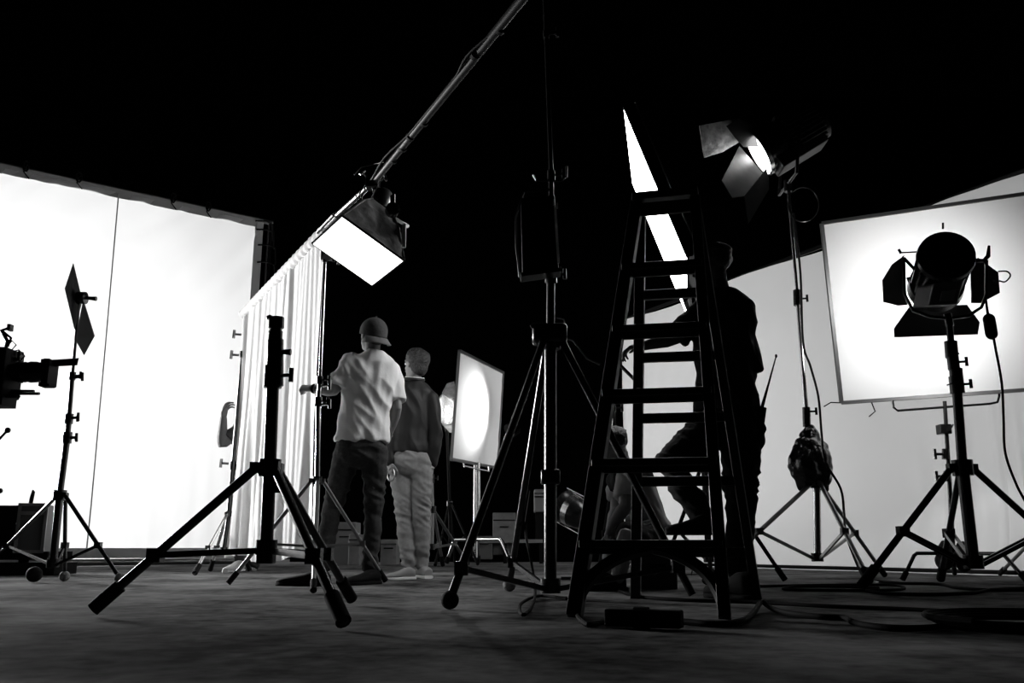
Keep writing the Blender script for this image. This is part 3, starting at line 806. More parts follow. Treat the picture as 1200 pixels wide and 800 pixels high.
# framed diffuser at right
KP = [V(p) for p in ((2.41, 6.594, 2.688), (3.689, 6.027, 2.703), (3.844, 6.34, 1.344), (2.565, 6.908, 1.329))]
nK = (KP[1] - KP[0]).cross(KP[3] - KP[0]).normalized()
if nK.y > 0: nK = -nK
kf = thing('framed_diffuser', 'large square framed diffuser with bright hotspot behind the fresnel lamp at right', 'diffusion frame', sum(KP, V()) / 4)
part(MB().grid(lambda u, v: KP[0].lerp(KP[1], u).lerp(KP[3].lerp(KP[2], u), v) + nK * .006 * noise.noise(V((u * 6, v * 6, 0))), 24, 24), 'diffusion_sheet', DIFF, kf)
FRM = mat('dark_frame_metal', .05, .4, .5)
for k in range(4):
    part(MB().beam(KP[k], KP[(k + 1) % 4], .03, .025), 'frame_bar', FRM, kf, smooth=False)
part(MB().tube([KP[3] + V((0, 0, 0)), KP[3] + V((-.09, -.02, -.0)), KP[3] + V((-.14, 0, -.03))], .005, 6), 'tie_cord', BLK, kf)
part(MB().tube([KP[3] + V((.2, -.08, 0)), KP[3] + V((.22, -.09, -.08)), KP[3] + V((.17, -.09, -.12))], .005, 6), 'tie_cord', BLK, kf)
Yk = 6.5
kb_ = KP[3].lerp(KP[2], .32); ke = KP[3].lerp(KP[2], .78); km = KP[3].lerp(KP[2], .5)


def arch_stand(name, label, top, base, r, feet, hz, m, group=None, up_=None):
    root = thing(name, label, 'stand', (base.x, base.y, 0), group)
    part(MB().tube([V((base.x, base.y, .1)), base.lerp(top, .5), top], [r * 1.3, r * 1.1, r], 12), 'pole', m, root)
    for f in feet:
        sh = V((base.x, base.y, hz)).lerp(V((f.x, f.y, hz)), .72)
        lg = part(MB().tube([V((base.x, base.y, hz)), V((base.x, base.y, hz)).lerp(sh, .95), sh + (f - sh) * .08, f + V((0, 0, r)) ], r * .95, 10), 'leg', m, root)
        part(MB().tube([f + (sh - f) * .3 + V((0, 0, .01)), f + V((0, 0, r * 1.3))], r * 1.4, 10), 'foot', RUB, lg)
    return root


topk = at(1107, 470, Yk); bsk = at(1119, 676, Yk); bsk.z = 0
ks = arch_stand('frame_stand', 'black stand with arched legs carrying the large framed diffuser', topk, bsk, .014, [zp(1058, 682), zp(1206, 686), zp(1119, 674)], at(1100, 648, Yk).z, BLK)
part(MB().tube([at(1046, 469, Yk), at(1047, 477, Yk), at(1052, 481, Yk), at(1160, 473, Yk), at(1169, 471, Yk), at(1171, 464, Yk), at(1171, 459, Yk)], .009, 8), 'bracket', BLK, ks)
part(MB().box(at(1106, 503, Yk), (.08, .08, .07)).tube([at(1112, 505, Yk - .05), at(1117, 497, Yk - .05)], .008, 6), 'clamp_block', BLK, ks, bevel=.008)
for yy, xx in ((532, 1106), (558, 1108)):
    k = MB().tube([at(xx + 2, yy + 6, Yk), at(xx + 2, yy - 6, Yk)], .025, 12); knob(k, at(xx + 1, yy, Yk), (-1, -.1, 0), .075, .017); part(k, 'locking_knob', BLK, ks)
for xx, lab in ((1107, 'dark sandbag hanging left of the framed diffuser stand pole'), (1129, 'dark sandbag hanging behind the fresnel stand base')):
    yq_ = 6.42 if xx < 1120 else 6.36
    o = part(MB().ell(at(xx, 655, yq_), .055, .09, .085).ell(at(xx, 648, yq_), .045, .07, .09), 'sandbag', CLOTH)
    organic(o, .014, 3, .02); tag(o, lab, 'sandbag')
sZ = stand('background_stand', 'thin grey stand leg angled behind the framed diffuser at the right edge', at(1265, 580, 6.3), at(1265, 650, 6.3),
           [zp(1172, 675), zp(1262, 696), zp(1330, 686)], [(at(1262, 470, 6.3), .015)], r=.02, m=GRYM, legr=.014)

# ------------------------------------------------------------------ framed diffuser in the back, with its fresnel
HP = [V(p) for p in ((-0.663, 11.013, 2.635), (-0.128, 12.662, 2.67), (-0.212, 12.718, 1.319), (-0.747, 11.069, 1.284))]
hf = thing('framed_diffuser', 'small glowing framed diffuser on a stand in the back, right of the two men', 'diffusion frame', sum(HP, V()) / 4)
nH = (HP[1] - HP[0]).cross(HP[3] - HP[0]).normalized()
part(MB().grid(lambda u, v: HP[0].lerp(HP[1], u).lerp(HP[3].lerp(HP[2], u), v) + nH * .008 * noise.noise(V((u * 7, v * 7, 3))), 24, 24), 'diffusion_sheet', DIFF, hf)
for k in range(4): part(MB().beam(HP[k], HP[(k + 1) % 4], .04, .035), 'frame_bar', GRYM, hf, smooth=False)
Yh = 11.85
bh = at(557, 657, Yh); bh.z = 0
hs = arch_stand('frame_stand', 'chrome stand with arched legs carrying the small glowing diffuser in the back', at(557.5, 545, Yh), bh, .026, [zp(523, 662), zp(600, 664), zp(560, 661)], at(557, 632, Yh).z, CHR)
part(MB().tube([at(543, 538, 11.5), at(544, 546, 11.5), at(573, 552, 11.9), at(573, 546, 11.9)], .012, 8), 'bracket', CHR, hs)
part(MB().tube([at(561, 541, Yh), at(561, 600, Yh)], .02, 10), 'side_tube', CHR, hs)
sH2 = stand('lamp_stand', 'grey light stand standing behind the man in the dark jacket', at(506, 597, 10.2), at(505, 642, 10.2), [zp(519, 665), zp(548, 663), zp(478, 664)],
            [(at(505, 560, 10.2), .028), (at(508, 505, 10.2), .022)], r=.03, m=GRYM, legr=.018, jt=.6)
Yg = 12.3
bf = thing('fresnel_lamp', 'small glowing fresnel lamp beside the back diffuser, above the jacket man\'s shoulder', 'lamp', at(524, 505, Yg))
lc = at(522.5, 480, Yg); aH = (V((-.3, 11.4, 1.95)) - lc).normalized(); aH = V((.75, -.62, .0)).normalized()
part(MB().lathe(lc, aH, [(-.35, .12), (-.33, .2), (-.05, .22), (0, .235), (.03, .235), (.03, .21), (0, .2)], 28), 'housing', BLK, bf)
part(MB().lathe(lc, aH, [(.0, .2), (.02, .17), (.03, .02)], 24), 'lens', EML, bf)
part(MB().lathe(lc, aH, [(.028, .235), (.045, .235), (.045, .215), (.028, .215)], 28), 'lens_ring', CHR, bf)
door([(517, 461), (524, 449), (533, 446), (534, 466), (528, 466)], DOORL, bf, [12.1, 12.15, 12.2, 12.2, 12.1])
door([(517, 497), (530, 498), (532, 508), (527, 506)], DOORL, bf, [12.1, 12.15, 12.15, 12.1])
part(MB().tube([at(524, 505, Yg), at(523, 500, Yg)], .03, 8).tube([at(516, 500, Yg), at(530, 502, Yg)], .015, 8), 'yoke', BLK, bf)
sG = stand('lamp_stand', 'dark stand under the small glowing fresnel lamp in the back', at(527, 590, Yg), at(528, 640, Yg), [zp(510, 664), zp(560, 663), zp(533, 660)], [(at(524, 505, Yg), .02)], r=.025, m=BLKM, legr=.014)
lamp('SPOT', lc + aH * .06 + V((0, 0, 0)), V((-.43, 11.75, 1.98)), 260, .08, angle=96, blend=.75, name='back_fresnel_light')

# ------------------------------------------------------------------ people
def obasis(fwd, up_=(0, 0, 1)):
    f = V(fwd).normalized(); u = V(up_); l = u.cross(f).normalized(); u = f.cross(l).normalized()
    return f, l, u  # forward, left, up


def ring(c, a, b, ra, rb, n=18, pw=.85):
    out = []
    for k in range(n):
        t = 2 * PI * k / n; x = math.copysign(abs(math.cos(t)) ** pw, math.cos(t)); y = math.copysign(abs(math.sin(t)) ** pw, math.sin(t))
        out.append(c + a * ra * x + b * rb * y)
    return out


def head_geo(mb, c, fwd, up_=(0, 0, 1), s=1.):
    f, l, u = obasis(fwd, up_)
    M = Matrix((l, f, u)).transposed()
    mb.ell(c + u * .025 * s - f * .008 * s, .076 * s, .095 * s, .098 * s, M)
    mb.ell(c - u * .035 * s + f * .025 * s, .058 * s, .068 * s, .08 * s, M)
    mb.ell(c - u * .082 * s + f * .065 * s, .03 * s, .026 * s, .026 * s, M)
    mb.cap_tube([c + f * .088 * s + u * .012 * s, c + f * .108 * s - u * .028 * s], [.008 * s, .016 * s], 8)
    mb.ell(c + f * .085 * s + u * .03 * s, .05 * s, .018 * s, .012 * s, M)
    mb.ell(c + f * .088 * s - u * .056 * s, .024 * s, .012 * s, .011 * s, M)
    for q in (-1, 1):
        mb.ell(c + l * q * .078 * s - f * .008 * s - u * .004 * s, .010 * s, .020 * s, .033 * s, M)
    return f, l, u


def face_parts(body, c, f, l, u, s=1.):
    for q in (-1, 1):
        part(MB().ell(c + f * .083 * s + l * q * .031 * s + u * .004 * s, .012, n=10, m=6), 'eye', WHT, body)
    part(MB().cap_tube([c + f * .098 * s - u * .056 * s - l * .022 * s, c + f * .101 * s - u * .055 * s, c + f * .098 * s - u * .056 * s + l * .022 * s], .005, 6), 'mouth', mat('lips', .12, .5), body)


def hand_geo(mb, wr, d, pn, curl=(20, 30, 25), s=1., thumb=1, spread=.0, th_curl=25):
    """wr wrist, d direction of the palm, pn palm normal (side the fingers curl to), thumb=+-1 side."""
    d = V(d).normalized(); pn = V(pn); pn = (pn - d * pn.dot(d)).normalized(); sd = d.cross(pn).normalized() * thumb
    prof = [(0, .026, .017), (.03, .034, .016), (.065, .041, .014), (.085, .040, .012)]
    mb.ring_loft([ring(wr + d * h * s, sd, pn, a * s, b * s, 14, .8) for h, a, b in prof])
    L = [(.042, .024, .02), (.046, .028, .022), (.043, .026, .02), (.034, .02, .018)]
    for k in range(4):
        o = (.031 - .0205 * k) * s
        p = wr + d * (.072 - .003 * abs(k - 1)) * s + sd * o; ang = 0; pts = [p, p + d * .012 * s]; p = pts[-1]
        dd0 = (d + sd * spread * (1.5 - k)).normalized()
        for j in range(3):
            ang += math.radians(curl[j] * (1 + .12 * k)); v = dd0 * math.cos(ang) + pn * math.sin(ang)
            p = p + v * L[k][j] * s; pts.append(p)
        mb.cap_tube(pts, [.0095 * s, .0095 * s, .009 * s, .008 * s, .0068 * s][:len(pts)], 8)
    p = wr + d * .022 * s + sd * .026 * s; a = math.radians(th_curl)
    v1 = (d * .6 + sd * .75 + pn * .25).normalized(); v2 = (d * .85 + sd * .35 * math.cos(a) + pn * math.sin(a)).normalized(); v3 = (d * .9 - sd * .1 + pn * math.sin(a) * 1.2).normalized()
    mb.cap_tube([p, p + v1 * .036 * s, p + (v1 * .036 + v2 * .032) * s, p + (v1 * .036 + v2 * .032 + v3 * .024) * s], [.014 * s, .011 * s, .0095 * s, .0078 * s], 8)


def shoe(parent, heel, toe, w_=.048, h=.085, m=RUB, sm=RUB, name='shoe'):
    heel = V(heel); toe = V(toe); heel.z = toe.z = max(heel.z, 0.0)
    d = (toe - heel).normalized(); L = (toe - heel).length; sd = V((-d.y, d.x, 0)); up_ = V((0, 0, 1))
    prof = [(0, .6, .75), (.04, .8, .95), (.15, .88, 1.05), (.3, .85, 1.0), (.45, .86, .78), (.62, .98, .62), (.8, 1.0, .5), (.93, .8, .42), (1.0, .45, .3)]
    rings = []
    for t, a, b in prof:
        c = heel + d * L * t + up_ * (.012 + h * b / 2); rings.append(ring(c, sd, up_, w_ * a, h * b / 2, 14, .8))
    o = part(MB().ring_loft(rings), name, m, parent)
    rings = []
    for t, a, b in prof:
        c = heel + d * (L * t * 1.03 - .008) + up_ * .012; rings.append(ring(c, sd, up_, w_ * a * 1.06, .012, 14, .5))
    part(MB().ring_loft(rings), 'sole', sm, o)
    return o


def person(label, J, side, fwd, head_c, head_f, head_up=(0, 0, 1), skin=SKIN, shirt=TEE, pants=DENIM, sleeve=.75, hem=-.06, wid=1.,
           pant_r=1., hands=(None, None), long_sleeve=False, pant_len=1., shirt_up=(0, 0, 1), fold=.018, bellyd=1., shirt_name='shirt', pants_name='trousers', armr=1.):
    """J: pel, neck, shL, elL, wrL, shR, elR, wrR, hpL, knL, anL, hpR, knR, anR; side = unit vector body-left -> right"""
    side = V(side).normalized(); fwd = V(fwd).normalized()
    base = (J['anL'] + J['anR']) / 2; root = thing('person', label, 'person', (base.x, base.y, 0))
    pel, nk = J['pel'], J['neck']; ax = nk - pel
    b = MB(); f, l, u = head_geo(b, head_c, head_f, head_up)
    b.cap_tube([nk - ax.normalized() * .05, nk + (head_c - nk) * .35, head_c - u * .05 - f * .02], [.054, .053, .055], 14)
    core = [(-.12, .13, .10), (0, .155, .115), (.25, .13, .095), (.5, .145, .105), (.72, .16, .105), (.86, .13, .085), (.95, .065, .06), (1.0, .052, .05)]
    b.ring_loft([ring(pel + ax * t, side, fwd, a * wid, d_) for t, a, d_ in core])
    for s_ in 'LR':
        sh, el, wr = J['sh' + s_], J['el' + s_], J['wr' + s_]
        b.cap_tube([sh, sh.lerp(el, .5), sh.lerp(el, .9), (sh.lerp(el, .97) + el.lerp(wr, .03)) / 2, el.lerp(wr, .12), el.lerp(wr, .3), wr], [.052 * armr, .047 * armr, .040 * armr, .038 * armr, .038 * armr, .041 * armr, .027 * armr], 12)
        hp, kn, an = J['hp' + s_], J['kn' + s_], J['an' + s_]
        b.cap_tube([hp, hp.lerp(kn, .5), kn, kn.lerp(an, .3), an, an - V((0, 0, .02))], [.08, .07, .052, .055, .036, .036], 12)
    for h in hands:
        if h: hand_geo(b, **h)
    body = part(b, 'body', skin, root); organic(body, .0055, 2)
    face_parts(body, head_c, f, l, u)
    # shirt
    m = MB(); h0 = hem
    core = [(h0, .172, .128 * bellyd), (h0 + .08, .17, .128 * bellyd), (.12, .163, .122), (.3, .158, .118), (.5, .168, .122), (.7, .183, .125), (.84, .175, .112), (.93, .12, .085), (.985, .075, .068)]
    m.ring_loft([ring(pel + ax * t, side, fwd, a * wid, d_) for t, a, d_ in core])
    for s_ in 'LR':
        sh, el, wr = J['sh' + s_], J['el' + s_], J['wr' + s_]
        if long_sleeve: m.cap_tube([sh, sh.lerp(el, .5), el, el.lerp(wr, .5), wr.lerp(el, .04)], [.07, .064, .054, .05, .04], 14)
        else: m.tube([sh.lerp(nk, .3), sh, sh.lerp(el, sleeve * .5), sh.lerp(el, sleeve)], [.05, .072, .073 * armr ** .5, .07 * armr ** .5], 14)
    sh_o = part(m, shirt_name, shirt, root); organic(sh_o, .009, 4, fold, 'tee', head_c.x)
    # trousers
    m = MB(); hc_ = (J['hpL'] + J['hpR']) / 2
    m.ring_loft([ring(hc_ + (pel - hc_) * t, side, fwd, a, d_) for t, a, d_ in ((-.9, .12, .09), (-.3, .165, .12), (.4, .168, .122), (1.2, .158, .115), (1.6, .15, .11))])
    for s_ in 'LR':
        hp, kn, an = J['hp' + s_], J['kn' + s_], J['an' + s_]
        if pant_len >= 1: m.cap_tube([hp, hp.lerp(kn, .5), kn, kn.lerp(an, .35), an + (kn - an) * .06], [.1 * pant_r, .088 * pant_r, .068 * pant_r, .066 * pant_r, .054 * pant_r], 14)
        else: m.cap_tube([hp, hp.lerp(kn, .5), hp.lerp(kn, pant_len)], [.1 * pant_r, .092 * pant_r, .088 * pant_r], 14)
    tr_ = part(m, pants_name, pants, root); organic(tr_, .009, 3, .017, 'trousers', head_c.x)
    return root, body, sh_o, tr_


# 1: man in the backwards cap
Y1 = 6.1
J = dict(pel=at(424, 512, Y1), neck=at(437, 411, Y1), shL=at(413, 424, Y1 - .05), elL=at(391, 458, Y1 - .1), wrL=at(366, 455, Y1 - .02),
         shR=at(458, 433, Y1 + .1), elR=at(465, 478, Y1 + .06), wrR=at(456, 508, Y1 + .2),
         hpL=at(408, 530, Y1), knL=at(389, 596, Y1), anL=at(377, 668, 6.02), hpR=at(439, 532, Y1), knR=at(438, 600, Y1), anR=at(433, 667, Y1))
side1 = V((.95, .28, 0)); f1 = V((-.28, .95, 0))
hc1 = at(436.5, 394, Y1)
p1, b1_, s1_, t1_ = person('man seen from behind in a pale t-shirt and backwards cap, arm raised to the left', J, side1, f1, hc1, (-.62, .76, .25), sleeve=.82,
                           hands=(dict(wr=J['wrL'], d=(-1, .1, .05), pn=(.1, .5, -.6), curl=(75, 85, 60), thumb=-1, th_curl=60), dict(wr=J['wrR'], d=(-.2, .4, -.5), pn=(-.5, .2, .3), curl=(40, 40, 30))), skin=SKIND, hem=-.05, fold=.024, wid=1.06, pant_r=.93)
cf, cl2, cu = obasis((-.62, .76, .25))
cm = MB(); Mc = Matrix((cl2, cf, cu)).transposed()
rings = []
for i in range(9):
    t = i / 8 * PI * .48; rings.append([hc1 + cu * .035 - cf * .008 + Mc @ V((.092 * math.cos(t) * math.cos(2 * PI * k / 24), .112 * math.cos(t) * math.sin(2 * PI * k / 24), .1 * math.sin(t))) for k in range(24)])
rings.insert(0, [p - cu * .03 for p in rings[0]])
cap_o = part(cm.ring_loft(rings).ell(hc1 + cu * .137 - cf * .008, .008), 'cap', CAPM, p1)
pts = []; bm_ = MB()


def brimf(u, v):
    a = PI * (1.13 + .74 * u); r = 1 + .0 * v
    q = V((.094 * math.cos(a), .113 * math.sin(a) , 0)); q += V((.02 * math.cos(a), -.075 * math.sin(PI * u) ** .6, -.018 - .02 * math.sin(PI * u))) * v
    q.z += -.012 - .03 * abs(2 * u - 1) ** 2 * v
    return hc1 + cu * .012 - cf * .008 + Mc @ q


bo = part(bm_.grid(brimf, 20, 6), 'brim', BRIM, cap_o); so = bo.modifiers.new('thick', 'SOLIDIFY'); so.thickness = .006
part(MB().ell(hc1 + cu * .0 - cf * .045, .072, .062, .062, Mc), 'hair', HAIR, p1)
shoe(p1, zp(384, 687) + V((0, .02, 0)), zp(325, 686), .05, .08)
shoe(p1, zp(443, 684), zp(405, 686), .052, .08)
part(MB().tube([J['wrL'].lerp(J['elL'], .06), J['wrL'].lerp(J['elL'], .16)], .034, 14), 'wristband', RUB, b1_)

# 2: man in the dark jacket
Y2 = 7.1
J = dict(pel=at(480, 528, Y2), neck=at(486, 445, Y2), shL=at(471, 458, Y2), elL=at(463, 500, Y2 - .05), wrL=at(457, 541, Y2 - .1),
         shR=at(504, 468, Y2), elR=at(511, 508, Y2 - .02), wrR=at(506, 543, Y2),
         hpL=at(470, 542, Y2), knL=at(473, 603, Y2), anL=at(479, 664, Y2), hpR=at(493, 543, Y2), knR=at(494, 603, Y2), anR=at(495, 664, Y2 + .05))
hc2 = at(487, 427, Y2)
p2, b2_, s2_, t2_ = person('man seen from behind in a dark zip jacket and light grey trousers', J, (.86, .42, 0), (-.42, .86, 0), hc2, (-.72, .68, .1), shirt=JACK, pants=CHINO, long_sleeve=True, wid=.98,
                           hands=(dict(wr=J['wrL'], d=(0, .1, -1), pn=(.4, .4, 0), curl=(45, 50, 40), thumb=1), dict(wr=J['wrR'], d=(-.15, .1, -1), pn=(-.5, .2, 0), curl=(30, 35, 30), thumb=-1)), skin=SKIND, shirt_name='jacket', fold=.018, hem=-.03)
hf_, hl_, hu_ = obasis((-.72, .68, .1)); Mh = Matrix((hl_, hf_, hu_)).transposed()
o = part(MB().ell(hc2 + hu_ * .04 - hf_ * .022, .092, .105, .095, Mh).ell(hc2 - hu_ * .01 - hf_ * .05, .078, .07, .085, Mh), 'hair', HAIR, p2); organic(o, .008, 2, .012)
cr = [J['neck'] + V((0, 0, .005)) + V((.86, .42, 0)) * .072 * math.cos(a) + V((-.42, .86, .0)) * .066 * math.sin(a) + V((0, 0, .012 * math.sin(a))) for a in [2 * PI * k / 20 for k in range(21)]]
co = part(MB().tube(cr, .016, 8), 'collar', JACK, s2_)
part(MB().tube([p + V((0, 0, .014)) + (p - J['neck']).normalized() * .006 for p in cr], .0045, 6), 'collar_stripe', WHT, co)
sq = J['neck'] + V((-.06, -.05, -.02))
shoe(p2, zp(484, 679), zp(451, 680), .05, .075, m=GRYM if False else mat('canvas_shoe', .2, .8), sm=WHT)
shoe(p2, zp(502, 678), zp(480, 676), .05, .075, m=mat('canvas_shoe', .2, .8), sm=WHT)
part(MB().tube([J['wrR'] + V((0, 0, -.0)), J['wrR'] + V((-.01, 0, -.03))], .033, 14), 'bracelet', WHT, b2_)
tr3 = [at(458, 556, Y2 - .16) + V((.028 * math.cos(a), 0.01 * math.sin(a), .05 * math.sin(a))) for a in [2 * PI * k / 20 for k in range(21)]]
o = part(MB().tube(tr3, .006, 6), 'cord_ring', GRYM); tag(o, 'small white ring hanging from the jacket man\'s left hand', 'ring')

# 3: arm of the person behind the curtain
Y3 = 9.35
J = dict(pel=at(296, 576, Y3), neck=at(292, 484, Y3), shL=at(307, 500, Y3), elL=at(312, 545, Y3), wrL=at(305, 575, Y3 - .1),
         shR=at(280, 503, Y3), elR=at(260, 521, Y3 - .08), wrR=at(262, 490, Y3 - .12),
         hpL=at(303, 582, Y3), knL=at(300, 625, Y3), anL=at(297, 664, Y3), hpR=at(290, 582, Y3), knR=at(284, 625, Y3), anR=at(280, 664, Y3))
p3, b3_, s3_, t3_ = person('person hidden behind the curtain, only a raised bare arm and short sleeve showing', J, (-1, .1, 0), (-.1, -1, 0), at(292, 464, Y3), (-.5, -.8, .1), shirt=mat('mid_grey_tee', .12, .9), sleeve=.62,
                           hands=(None, dict(wr=J['wrR'], d=(.1, 0, 1), pn=(1, -.2, 0), curl=(30, 30, 20), thumb=-1, spread=.2, s=1.25)), armr=1.3, skin=mat('skin_bright', .3, .5))
shoe(p3, zp(283, 669) + V((0, 0, 0)), zp(264, 671), .05, .09, m=mat('white_canvas', .6, .8), sm=WHT)

# 4: man climbing behind the ladder
Y4 = 4.86
J = dict(pel=at(852, 480, Y4), neck=at(845, 338, Y4), shL=at(826, 364, Y4), elL=at(792, 396, Y4 + .02), wrL=at(755, 405, Y4 + .06),
         shR=at(866, 372, Y4 - .02), elR=at(880, 440, Y4 - .02), wrR=at(862, 480, Y4 + .15),
         hpL=at(838, 500, Y4), knL=at(783, 542, Y4 - .12), anL=at(829, 612, Y4 - .16), hpR=at(868, 505, Y4), knR=at(868, 600, Y4), anR=at(864, 676, Y4))
hc4 = at(834, 311, Y4)
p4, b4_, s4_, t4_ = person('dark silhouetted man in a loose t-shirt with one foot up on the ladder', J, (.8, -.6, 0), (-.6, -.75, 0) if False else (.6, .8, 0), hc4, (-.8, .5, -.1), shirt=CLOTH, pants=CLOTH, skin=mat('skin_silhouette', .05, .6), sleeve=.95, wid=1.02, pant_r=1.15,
                           hands=(dict(wr=J['wrL'], d=(-1, .05, -.12), pn=(0, .1, -1), curl=(30, 30, 25), thumb=1, spread=.12), dict(wr=J['wrR'], d=(-.3, .3, -.5), pn=(-.5, .2, .3), curl=(40, 40, 30))), fold=.02, hem=-.02, pants_name='baggy_trousers')
h4f, h4l, h4u = obasis((-.8, .5, -.1)); M4 = Matrix((h4l, h4f, h4u)).transposed()
o = part(MB().ell(hc4 + h4u * .035 - h4f * .02, .088, .105, .095, M4), 'hair', HAIR, p4); organic(o, .009, 2, .02)
# shirt tail blouse over belt at the back
f4 = zp(838, 700); shoe(p4, zp(884, 703), zp(828, 700), .055, .11)
zr = at(800, 627, Y4 - .2).z
h_ = at(836, 628, Y4 - .2); t_ = at(780, 627, Y4 - .2); h_.z = t_.z = zr
o = shoe(p4, h_, t_, .05, .09)
wt = thing('walkie_talkie', 'black radio with a long antenna clipped at the dark man\'s back', 'radio', at(893, 495, Y4 - .05))
part(MB().box(at(892, 488, Y4 - .05), (.035, .06, .10), Matrix.Rotation(.2, 3, 'Y')), 'body', BLK, wt, smooth=False, bevel=.006)
part(MB().tube([at(893, 477, Y4 - .05), at(900, 452, Y4 - .05), at(909, 419, Y4 - .05)], [.010, .006, .0035], 8).ell(at(909.5, 417, Y4 - .05), .007, .007, .011), 'antenna', RUB, wt)
pc = thing('belt_pouch', 'bulging dark pouch hanging at the silhouetted man\'s back pocket', 'pouch', at(888, 530, Y4))
o = part(MB().ell(at(884, 505, Y4 - .02), .05, .08, .12).ell(at(881, 518, Y4 - .02), .05, .07, .10), 'pouch_body', CLOTH, pc); organic(o, .012, 3, .03)
st = part(MB().beam(at(727, 428, Y4 - .2), at(749, 450, Y4 - .2), .03, .012), 'tool_strap', BLKM)
tag(st, 'short dark strap with a pale patch below the climbing man\'s outstretched hand', 'strap')
part(MB().beam(at(741, 441, Y4 - .207), at(747, 447, Y4 - .207), .032, .006), 'pale_patch', GRYM, st, smooth=False)

# 5: person sitting behind the ladder
Y5 = 5.45
J = dict(pel=at(760, 622, Y5), neck=at(733, 545, Y5), shL=at(727, 560, Y5 + .15), elL=at(722, 598, Y5 + .1), wrL=at(715, 620, Y5 - .12),
         shR=at(736, 560, Y5 - .15), elR=at(733, 594, Y5 - .2), wrR=at(717, 614, Y5 - .22),
         hpL=at(756, 628, Y5 + .1), knL=at(716, 640, Y5 + .12), anL=at(716, 682, Y5 + .1), hpR=at(758, 628, Y5 - .1), knR=at(734, 629, Y5 - .38), anR=at(722, 688, Y5 - .30))
ax5 = (J['neck'] - J['pel']).normalized()
hc5 = at(717, 526, Y5 - .02)
fw5 = V((-1, -.15, 0)); fw5 = (fw5 - ax5 * fw5.dot(ax5)).normalized()
p5, b5_, s5_, t5_ = person('crouched person in a pale shirt and striped black shorts sitting behind the ladder', J, (-.1, 1, 0), fw5, hc5, (-.8, -.1, -.55), (-.4, 0, 1), shirt=mat('pale_shirt', .5, .95), pants=CLOTH, sleeve=.7, pant_len=.8, wid=.95, bellyd=1.1,
                           hands=(dict(wr=J['wrL'], d=(-.3, -.1, -.9), pn=(-.6, 0, .2), curl=(25, 30, 20)), dict(wr=J['wrR'], d=(-.4, -.2, -.8), pn=(.5, -.2, -.3), curl=(30, 35, 25), thumb=-1)), skin=SKIN, fold=.02, pants_name='shorts')
h5f, h5l, h5u = obasis((-.8, -.1, -.55), (-.4, 0, 1)); M5 = Matrix((h5l, h5f, h5u)).transposed()
o = part(MB().ell(hc5 + h5u * .04 - h5f * .03, .088, .10, .09, M5), 'hair', HAIR, p5); organic(o, .008, 2, .02)
o = part(MB().ring_loft([ring(J['neck'].lerp(J['pel'], t), V((-.1, 1, 0)).normalized(), fw5, a, d_) for t, a, d_ in ((-.02, .07, .07), (.06, .15, .115), (.16, .19, .135), (.3, .185, .135))]), 'dark_yoke', CLOTH, s5_)
organic(o, .01, 3, .02)
for k in range(3):
    a = at(751, 612 + k * 3.6, Y5 - .31); b = at(764, 608.5 + k * 3.6, Y5 - .26)
    part(MB().beam(a, b, .007, .004, (0, 0, 1)), 'stripe', WHT, t5_, smooth=False)
shoe(p5, J['anR'] * 1, J['anR'] + V((-.22, -.05, 0)), .045, .08, m=CLOTH) if False else shoe(p5, V((J['anR'].x + .05, J['anR'].y, 0)), V((J['anR'].x - .2, J['anR'].y - .05, 0)), .045, .08)
shoe(p5, V((J['anL'].x + .05, J['anL'].y, 0)), V((J['anL'].x - .2, J['anL'].y - .02, 0)), .045, .08)
bx = thing('box_seat', 'low grey wooden box the crouched person sits on', 'box', (J['pel'].x + .03, Y5 + .05, 0))
zt = J['pel'].z - .12
part(MB().box((J['pel'].x + .03, Y5 + .05, zt / 2), (.22, .34, zt)), 'box_body', mat('grey_box', .07, .7), bx, smooth=False, bevel=.006)
part(MB().box((J['pel'].x + .03, Y5 + .05 - .171, zt * .6), (.09, .004, .03)), 'hand_slot', BLKM, bx, smooth=False)

# ------------------------------------------------------------------ dim things in the back
def case(name, label, cat, x0, x1, y0, y1, Y, m, extra=None):
    a = at((x0 + x1) / 2, y1, Y); b = at((x0 + x1) / 2, y0, Y); wd = (x1 - x0) / F * Y
    r = thing(name, label, cat, (a.x, Y, a.z)); h = b.z - a.z
    part(MB().box((a.x, Y, a.z + h / 2), (wd, .4, h)), 'body', m, r, smooth=False, bevel=.012)
    part(MB().box((a.x, Y - .205, a.z + h * .82), (wd * .96, .012, .018)), 'lid_seam', BLK, r, smooth=False)
    part(MB().tube([(a.x - .06, Y - .21, a.z + h * .66), (a.x - .055, Y - .24, a.z + h * .66), (a.x + .055, Y - .24, a.z + h * .66), (a.x + .06, Y - .21, a.z + h * .66)], .01, 8), 'handle', BLK, r)
    return r


Y9 = 12.6
case('equipment_case', 'pale grey equipment case on the floor between the capped man\'s legs', 'case', 392, 418, 612, 662, Y9, mat('pale_case', .16, .6))
case('equipment_case', 'dim grey case half hidden beside the capped man\'s right leg', 'case', 411, 424, 626, 662, Y9 - .5, LCASE)
case('equipment_case', 'dim grey upright case in the dark behind the tall stand legs', 'case', 578, 604, 601, 650, 13.6, LCASE)
case('equipment_case', 'smaller dim case beside the upright case in the dark', 'case', 558, 577, 628, 655, 13.4, mat('dim_case', .08, .6))
case('equipment_case', 'dim low case in the dark behind the jacket man\'s legs', 'case', 448, 466, 632, 662, 12.8, LCASE)
case('equipment_case', 'small pale box in the dark at right of the tall stand\'s rear leg', 'case', 626, 637, 574, 600, 13.5, mat('pale_case', .16, .6))
sh_ = thing('equipment_shelf', 'low dark shelf along the back wall below the pale box', 'shelf', (at(600, 650, 13.6).x, 13.6, 0))
tz = at(600, 634, 13.6).z
